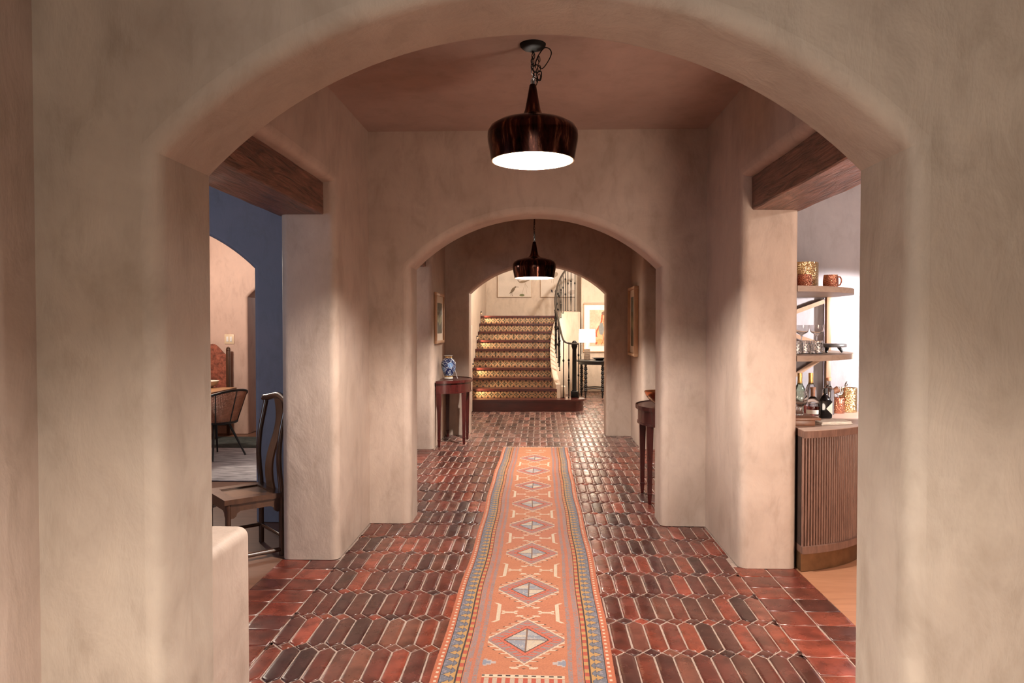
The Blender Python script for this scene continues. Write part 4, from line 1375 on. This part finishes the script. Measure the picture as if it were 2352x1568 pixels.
# lower shelf: cut tumblers, coupes, slate stand
def tumbler(loc, label):
    t = empty('cut_tumbler', loc, label, 'glass', 'cut glass tumblers on the lower shelf')
    mb = MB(); n = 16; rows = 7; vs = []; r = .036; h = .082
    for j in range(rows + 1):
        z = h * (.04 + .92 * j / rows)
        for i in range(n):
            a = 2 * pi * (i + .5 * (j % 2)) / n
            rr = r * (1.0 if (j > rows - 2) else 1.0 + .05 * ((i + j) % 2))
            vs.append((rr * cos(a), rr * sin(a), z))
    fs = []
    for j in range(rows):
        for i in range(n):
            i2 = (i + 1) % n
            a, b, c_, d = j * n + i, j * n + i2, (j + 1) * n + i2, (j + 1) * n + i
            fs += [(a, b, c_), (a, c_, d)] if j % 2 else [(a, b, d), (b, c_, d)]
    mb.add(vs, fs, 0, False)
    k0 = len(mb.v)
    mb.lathe([(0, 0), (r * .92, 0), (r, h * .04)], n=16)
    mb.lathe([(r * 1.0, h * .96), (r * .9, h * .98), (r * .86, h * .2), (0, h * .17)], n=16)
    mb.build('glass_body', M['glass'], t)
for x, y, lb in ((1.585, 4.58, 'cut glass tumbler nearest the pier on the lower shelf'), (1.652, 4.64, 'cut glass tumbler between its two neighbours on the lower shelf'), (1.716, 4.60, 'cut glass tumbler next to the slate stand')):
    tumbler((x, y, zs2), lb)
def coupe(loc, label):
    t = empty('coupe_glass', loc, label, 'glass', 'stemmed coupe glasses on the lower shelf')
    mb = MB(); mb.lathe([(0, 0), (.032, 0), (.030, .004), (.005, .010), (.0035, .03), (.0035, .10), (.012, .112), (.040, .130), (.047, .155), (.048, .178), (.0465, .178), (.045, .155), (.038, .133), (.006, .117), (0, .116)], n=28)
    mb.build('glass_body', M['glass'], t)
for x, y, lb in ((1.64, 4.93, 'stemmed coupe glass behind the tumblers, closest to the pier'), (1.745, 4.95, 'stemmed coupe glass behind the tumbler beside the stand'), (1.86, 4.99, 'stemmed coupe glass behind the slate stand')):
    coupe((x, y, zs2), lb)
t = empty('slate_stand', (1.865, 4.78, zs2), 'small round slate stand on splayed black legs', 'stand')
mb = MB(); mb.lathe([(0, .036), (.098, .036), (.1, .040), (.1, .054), (.097, .057), (0, .057)], n=40); mb.build('stand_top', M['slate'], t)
for a in (-2.2, -.7, 1.5):
    mb = MB(); mb.tube([(.055 * cos(a), .055 * sin(a), .037), (.078 * cos(a), .078 * sin(a), .004)], [.012, .008], 8); mb.build('leg', M['black'], t)

# counter: bottles and bar tools
def bottle(name, loc, body, neck_cap, mat, capmat, label, lab=None, liquid=None, group=None, n=32):
    t = empty(name, loc, label, 'bottle', group)
    mb = MB(); mb.lathe(body, n=n); gb = mb.build('bottle_glass', mat, t)
    mb = MB(); mb.lathe(neck_cap, n=20); mb.build('stopper', capmat, t)
    if lab:
        r, z0, z1, a0, a1 = lab
        mb = MB(); mb.lathe([(r, z0), (r, z1)], n=20, a0=a0, a1=a1); mb.build('paper_label', M['label'], gb)
    if liquid:
        mb = MB(); mb.lathe(liquid, n=n); mb.build('liquor', M['glass_amber'], gb)
    return t
wine_b = [(0, 0), (.036, 0), (.038, .006), (.038, .13), (.034, .155), (.020, .185), (.0145, .20), (.0135, .245), (0, .245)]
wine_c = [(.0142, .185), (.0165, .19), (.0148, .225), (.0155, .24), (.0155, .262), (0, .263)]
bottle('wine_bottle', (1.775, 5.06, zt), wine_b, wine_c, M['glass_green'], M['foil'], 'gold-foiled wine bottle behind the glass goblet', None, None, 'gold-foiled wine bottles on the bar')
bottle('wine_bottle', (1.858, 5.085, zt), wine_b, wine_c, M['glass'], M['foil'], 'gold-foiled clear wine bottle behind the round liquor bottle', None, None, 'gold-foiled wine bottles on the bar')
bottle('liquor_bottle', (1.790, 4.862, zt), [(0, 0), (.052, 0), (.056, .006), (.056, .06), (.052, .082), (.040, .103), (.022, .116), (.0135, .124), (.0130, .155), (0, .155)], [(.0138, .124), (.0145, .13), (.0145, .17), (.0175, .171), (.0175, .184), (0, .185)], M['glass'], M['walnut_block'], 'round-shouldered liquor bottle with dark red spirit and white label', (.0568, .012, .040, -2.7, -.9), [(0, .004), (.0515, .004), (.0525, .05), (.051, .062), (0, .062)])
def black_bottle():
    t = empty('black_bottle', (1.815, 4.715, zt), 'square black bottle with a pointed cream label', 'bottle')
    mb = MB(); mb.box(-.036, .036, -.026, .026, 0, .118, 0, .008)
    mb.lathe([(.035, .112), (.033, .118), (.026, .135), (.013, .148), (.011, .155), (.011, .175), (0, .175)], n=20); mb.build('bottle_glass', M['black_glass'], t)
    mb = MB(); mb.lathe([(.0135, .158), (.0135, .19), (0, .191)], n=18); mb.build('stopper', M['black'], t)
    mb = MB(); mb.add([(-.004, -.0266, .062), (.034, -.0266, .024), (.034, -.0266, .102)], [(0, 1, 2)]); mb.build('paper_label', M['label'], t)
black_bottle()
bottle('corked_bottle', (1.905, 4.90, zt), [(0, 0), (.034, 0), (.037, .006), (.037, .150), (.034, .168), (.022, .184), (.0135, .195), (.0125, .225), (0, .225)], [(.0125, .222), (.0185, .224), (.0185, .245), (0, .247)], M['glass'], M['cork'], 'tall clear bottle with a cork stopper behind the black bottle')
t = empty('footed_goblet', (1.566, 4.47, .8575), 'round ribbed glass goblet standing on the walnut block', 'glass')
mb = MB(); mb.lathe([(0, 0), (.026, 0), (.024, .004), (.017, .045), (.018, .05), (.040, .065), (.053, .095), (.050, .122), (.038, .142), (.0365, .142), (.048, .122), (.0505, .095), (.038, .068), (0, .056)], n=36); mb.build('glass_body', M['glass'], t)
t = empty('walnut_block', (1.555, 4.45, zt), 'small walnut stand block under the glass goblet', 'block')
mb = MB(); mb.box(-.065, .055, -.12, .13, 0, .034, 0, .003); mb.build('block_body', M['walnut_block'], t)
mb = MB(); mb.box(-.068, .085, -.13, .20, .034, .048, 0, .003); mb.build('block_top', M['walnut_block'], t)
# folded cloth
mb = MB(); nx, ny = 30, 20
for layer in range(3):
    vs = []; s = 1 - .04 * layer
    for i in range(nx + 1):
        for j in range(ny + 1):
            x = (i / nx - .5) * .21 * s; y = (j / ny - .5) * .13 * s
            z = .004 + .0065 * layer + .0022 * mnoise.noise(Vector((x * 28, y * 28, layer * 3.1))) + .004 * (i / nx) * (1 - abs(j / ny - .5) * 2)
            vs.append((x + .006 * mnoise.noise(Vector((y * 20, layer, 1))), y + .006 * mnoise.noise(Vector((x * 20, layer, 5))), z))
    q = grid_quads(nx, ny)
    top = [tuple(int(v) for v in f) for f in q]
    b = len(vs)
    vs2 = [(x, y, max(.0006, z - .006)) for x, y, z in vs]
    side_ = []
    idx = lambda i, j: i * (ny + 1) + j
    lp = [idx(i, 0) for i in range(nx + 1)] + [idx(nx, j) for j in range(1, ny + 1)] + [idx(i, ny) for i in range(nx - 1, -1, -1)] + [idx(0, j) for j in range(ny - 1, 0, -1)]
    for a_, b_ in zip(lp, lp[1:] + lp[:1]):
        side_.append((a_, a_ + b, b_ + b, b_))
    mb.add(vs + vs2, top + side_ + [tuple(v + b for v in f[::-1]) for f in top], 0, True)
o = mb.build('folded_cloth', M['linen']); o.location = (1.745, 4.455, zt); o.rotation_euler = (0, 0, .25); tag(o, 'folded cream cloth napkin on the bar worktop', 'cloth')
# utensil tumbler
t = empty('utensil_tumbler', (2.005, 4.99, zt), 'woven copper tumbler holding bar tools', 'tumbler')
mb = MB(); mb.lathe([(0, 0), (.040, 0), (.043, .006), (.043, .105), (.0405, .105), (.040, .012), (0, .010)], n=36); mb.build('tumbler_body', M['h_copper'], t)
def tool(name, label, build):
    tt = empty(name, (2.005, 4.99, zt + .0115), label, 'bar tool', 'bar tools in the copper tumbler')
    build(tt)
def strainer(tt):
    mb = MB(); mb.tube([(.0, .012, .005), (.010, .022, .11)], .004, 8); mb.build('tool_handle', M['steel'], tt)
    T = Matrix.Translation((.014, .026, .135)) @ Matrix.Rotation(1.25, 4, 'X')
    mb = MB(); mb.tube([tuple(T @ Vector((.028 * cos(a), .028 * sin(a), 0))) for a in [2 * pi * k / 24 for k in range(25)]], .0028, 6, caps=False)
    for s in (-.016, -.006, .004, .014):
        h = sqrt(.028 ** 2 - s * s); mb.tube([tuple(T @ Vector((s, -h, 0))), tuple(T @ Vector((s, h, 0)))], .002, 6)
    mb.build('tool_head', M['steel'], tt)
def jigger(tt):
    mb = MB(); mb.tube([(-.008, .0, .005), (-.022, .0, .11)], .004, 8); mb.build('tool_handle', M['steel'], tt)
    T = Matrix.Translation((-.045, 0, .125)) @ Matrix.Rotation(1.1, 4, 'Y')
    mb = MB(); mb.lathe([(0, .0), (.016, .0), (.024, .05), (.022, .05), (.014, .004), (0, .004)], n=20, T=T); mb.build('tool_head', M['walnut_block'], tt)
def spoon(tt):
    mb = MB(); mb.tube([(.01, -.012, .005), (.034, -.034, .165)], .003, 8); mb.build('tool_handle', M['copper'], tt)
    mb = MB(); mb.lathe([(0, -.022), (.006, -.018), (.010, 0), (.006, .018), (0, .022)], (0, 0, 0), 14, T=Matrix.Translation((.037, -.037, .183)) @ Matrix.Rotation(.3, 4, 'Y')); mb.build('tool_head', M['steel'], tt)
tool('cocktail_strainer', 'round slotted strainer sticking out of the copper tumbler', strainer)
tool('jigger', 'dark wooden headed jigger leaning out of the copper tumbler', jigger)
tool('bar_spoon', 'thin bar spoon leaning away from the copper tumbler', spoon)
cyl_vessel('brass_tumbler', (2.10, 5.06, zt), .058, .165, M['h_brass'], 'hammered brass tumbler at the end of the bar top', 'tumbler')

# ------------------------------------------------------------------ lights
def light(kind, name, loc, energy, col, size=.05, rot=None, **kw):
    l = bpy.data.lights.new(name, kind)
    l.energy = energy; l.color = col
    if kind in ('POINT', 'SPOT'):
        l.shadow_soft_size = size
    if kind == 'AREA':
        l.shape = 'RECTANGLE'; l.size, l.size_y = size
    for k, v in kw.items():
        setattr(l, k, v)
    o = bpy.data.objects.new(name, l); COL.objects.link(o); o.location = loc
    if rot is not None:
        o.rotation_euler = rot
    return o
def aim(o, target):
    d = Vector(target) - o.location
    o.rotation_euler = d.to_track_quat('-Z', 'Y').to_euler()
WARM = (1.0, .80, .60)
# assumed daylight in the bay the camera stands in, plus an added side fill
l = light('AREA', 'assumed_daylight_front', (.2, -2.3, 1.75), 30, (.95, 1.0, .88), (2.2, 1.5)); aim(l, (0, 2, 1.55))  # unseen area light; no window stands behind it
l = light('AREA', 'jamb_fill', (-2.3, -.2, 1.55), 42, (1.0, .98, .90), (1.5, 1.5)); aim(l, (.9, 1.2, 1.5))  # unseen panel added to lighten the right jamb of the near arch
# assumed daylight in the left room: unseen area light, no window built
l = light('AREA', 'assumed_daylight_left', (-3.6, 2.1, 1.7), 60, (.72, .82, 1.0), (2.4, 1.5)); aim(l, (-2.2, 5.2, 1.2))
# assumed dining lamp, unseen, no fixture built
light('POINT', 'assumed_dining_lamp', (-4.0, 7.6, 2.15), 125, (1.0, .88, .74), .12)
light('POINT', 'added_passage_light', (-3.0, 10.3, 2.3), 14, (.9, .95, 1.0), .12)  # unseen point light added for the passage beyond the pink wall
# assumed lamp in the bar room, unseen, low beside the opening
light('POINT', 'assumed_bar_lamp', (1.98, 2.25, .86), 135, (1.0, .86, .72), .42)
l = light('SPOT', 'assumed_bar_spot', (2.95, 4.25, 1.62), 330, (1.0, .95, .93), .04, spot_size=radians(58), spot_blend=.18); aim(l, (2.12, 5.25, 1.10))  # unseen spot, assumed from the bright area on the bar wall
light('POINT', 'bar_fill', (3.1, 3.3, 2.35), 85, (1.0, .90, .80), .08)  # unseen point light added to brighten the bar worktop and pier
# stair hall
light('POINT', 'assumed_stair_light', (1.25, 11.6, 3.35), 540, (1.0, .89, .77), .10)  # unseen light assumed from the baluster shadows; no chandelier built
light('POINT', 'table_lamp_bulb', (.915, 14.22, 1.20), 6, (1.0, .85, .66), .05)
for y, z in ((12.62, .70), (13.52, 1.165), (14.42, 1.63)):
    l = light('SPOT', 'step_spot', (-1.12, y - .05, z + .0), 13.0, (1.0, .80, .48), .015, spot_size=radians(95), spot_blend=.7); aim(l, (-.90, y + .05, z - .12))
l = light('SPOT', 'step_spot', (-1.05, 11.9, .42), 13.0, (1.0, .80, .48), .015, spot_size=radians(95), spot_blend=.7); aim(l, (-.86, 12.05, .25))  # assumed extra spot for the lowest risers, without a fixture

w = bpy.data.worlds.new('World'); SC.world = w; w.use_nodes = True
w.node_tree.nodes['Background'].inputs['Color'].default_value = (.8, .85, 1.0, 1)
w.node_tree.nodes['Background'].inputs['Strength'].default_value = .3

# ------------------------------------------------------------------ camera
cam = bpy.data.cameras.new('camera'); co = bpy.data.objects.new('camera', cam); COL.objects.link(co)
cam.sensor_width = 36.0; cam.lens = 36.0 * 1680 / 2352; cam.clip_start = .02
co.location = (0, 0, 1.4)
co.rotation_euler = (pi / 2 - radians(1.2948), 0, radians(2.1816))
SC.camera = co
SC.view_settings.view_transform = 'Standard'
SC.view_settings.look = 'None'
SC.view_settings.gamma = 1.0
SC.view_settings.exposure = 0.0
SC.view_settings.use_curve_mapping = False
SC.cycles.caustics_reflective = False
SC.cycles.caustics_refractive = False
SC.cycles.sample_clamp_indirect = 6.0
SC.cycles.max_bounces = 9
SC.cycles.diffuse_bounces = 4
SC.cycles.glossy_bounces = 4
SC.cycles.transmission_bounces = 9
SC.cycles.use_adaptive_sampling = True
SC.cycles.adaptive_threshold = 0.02
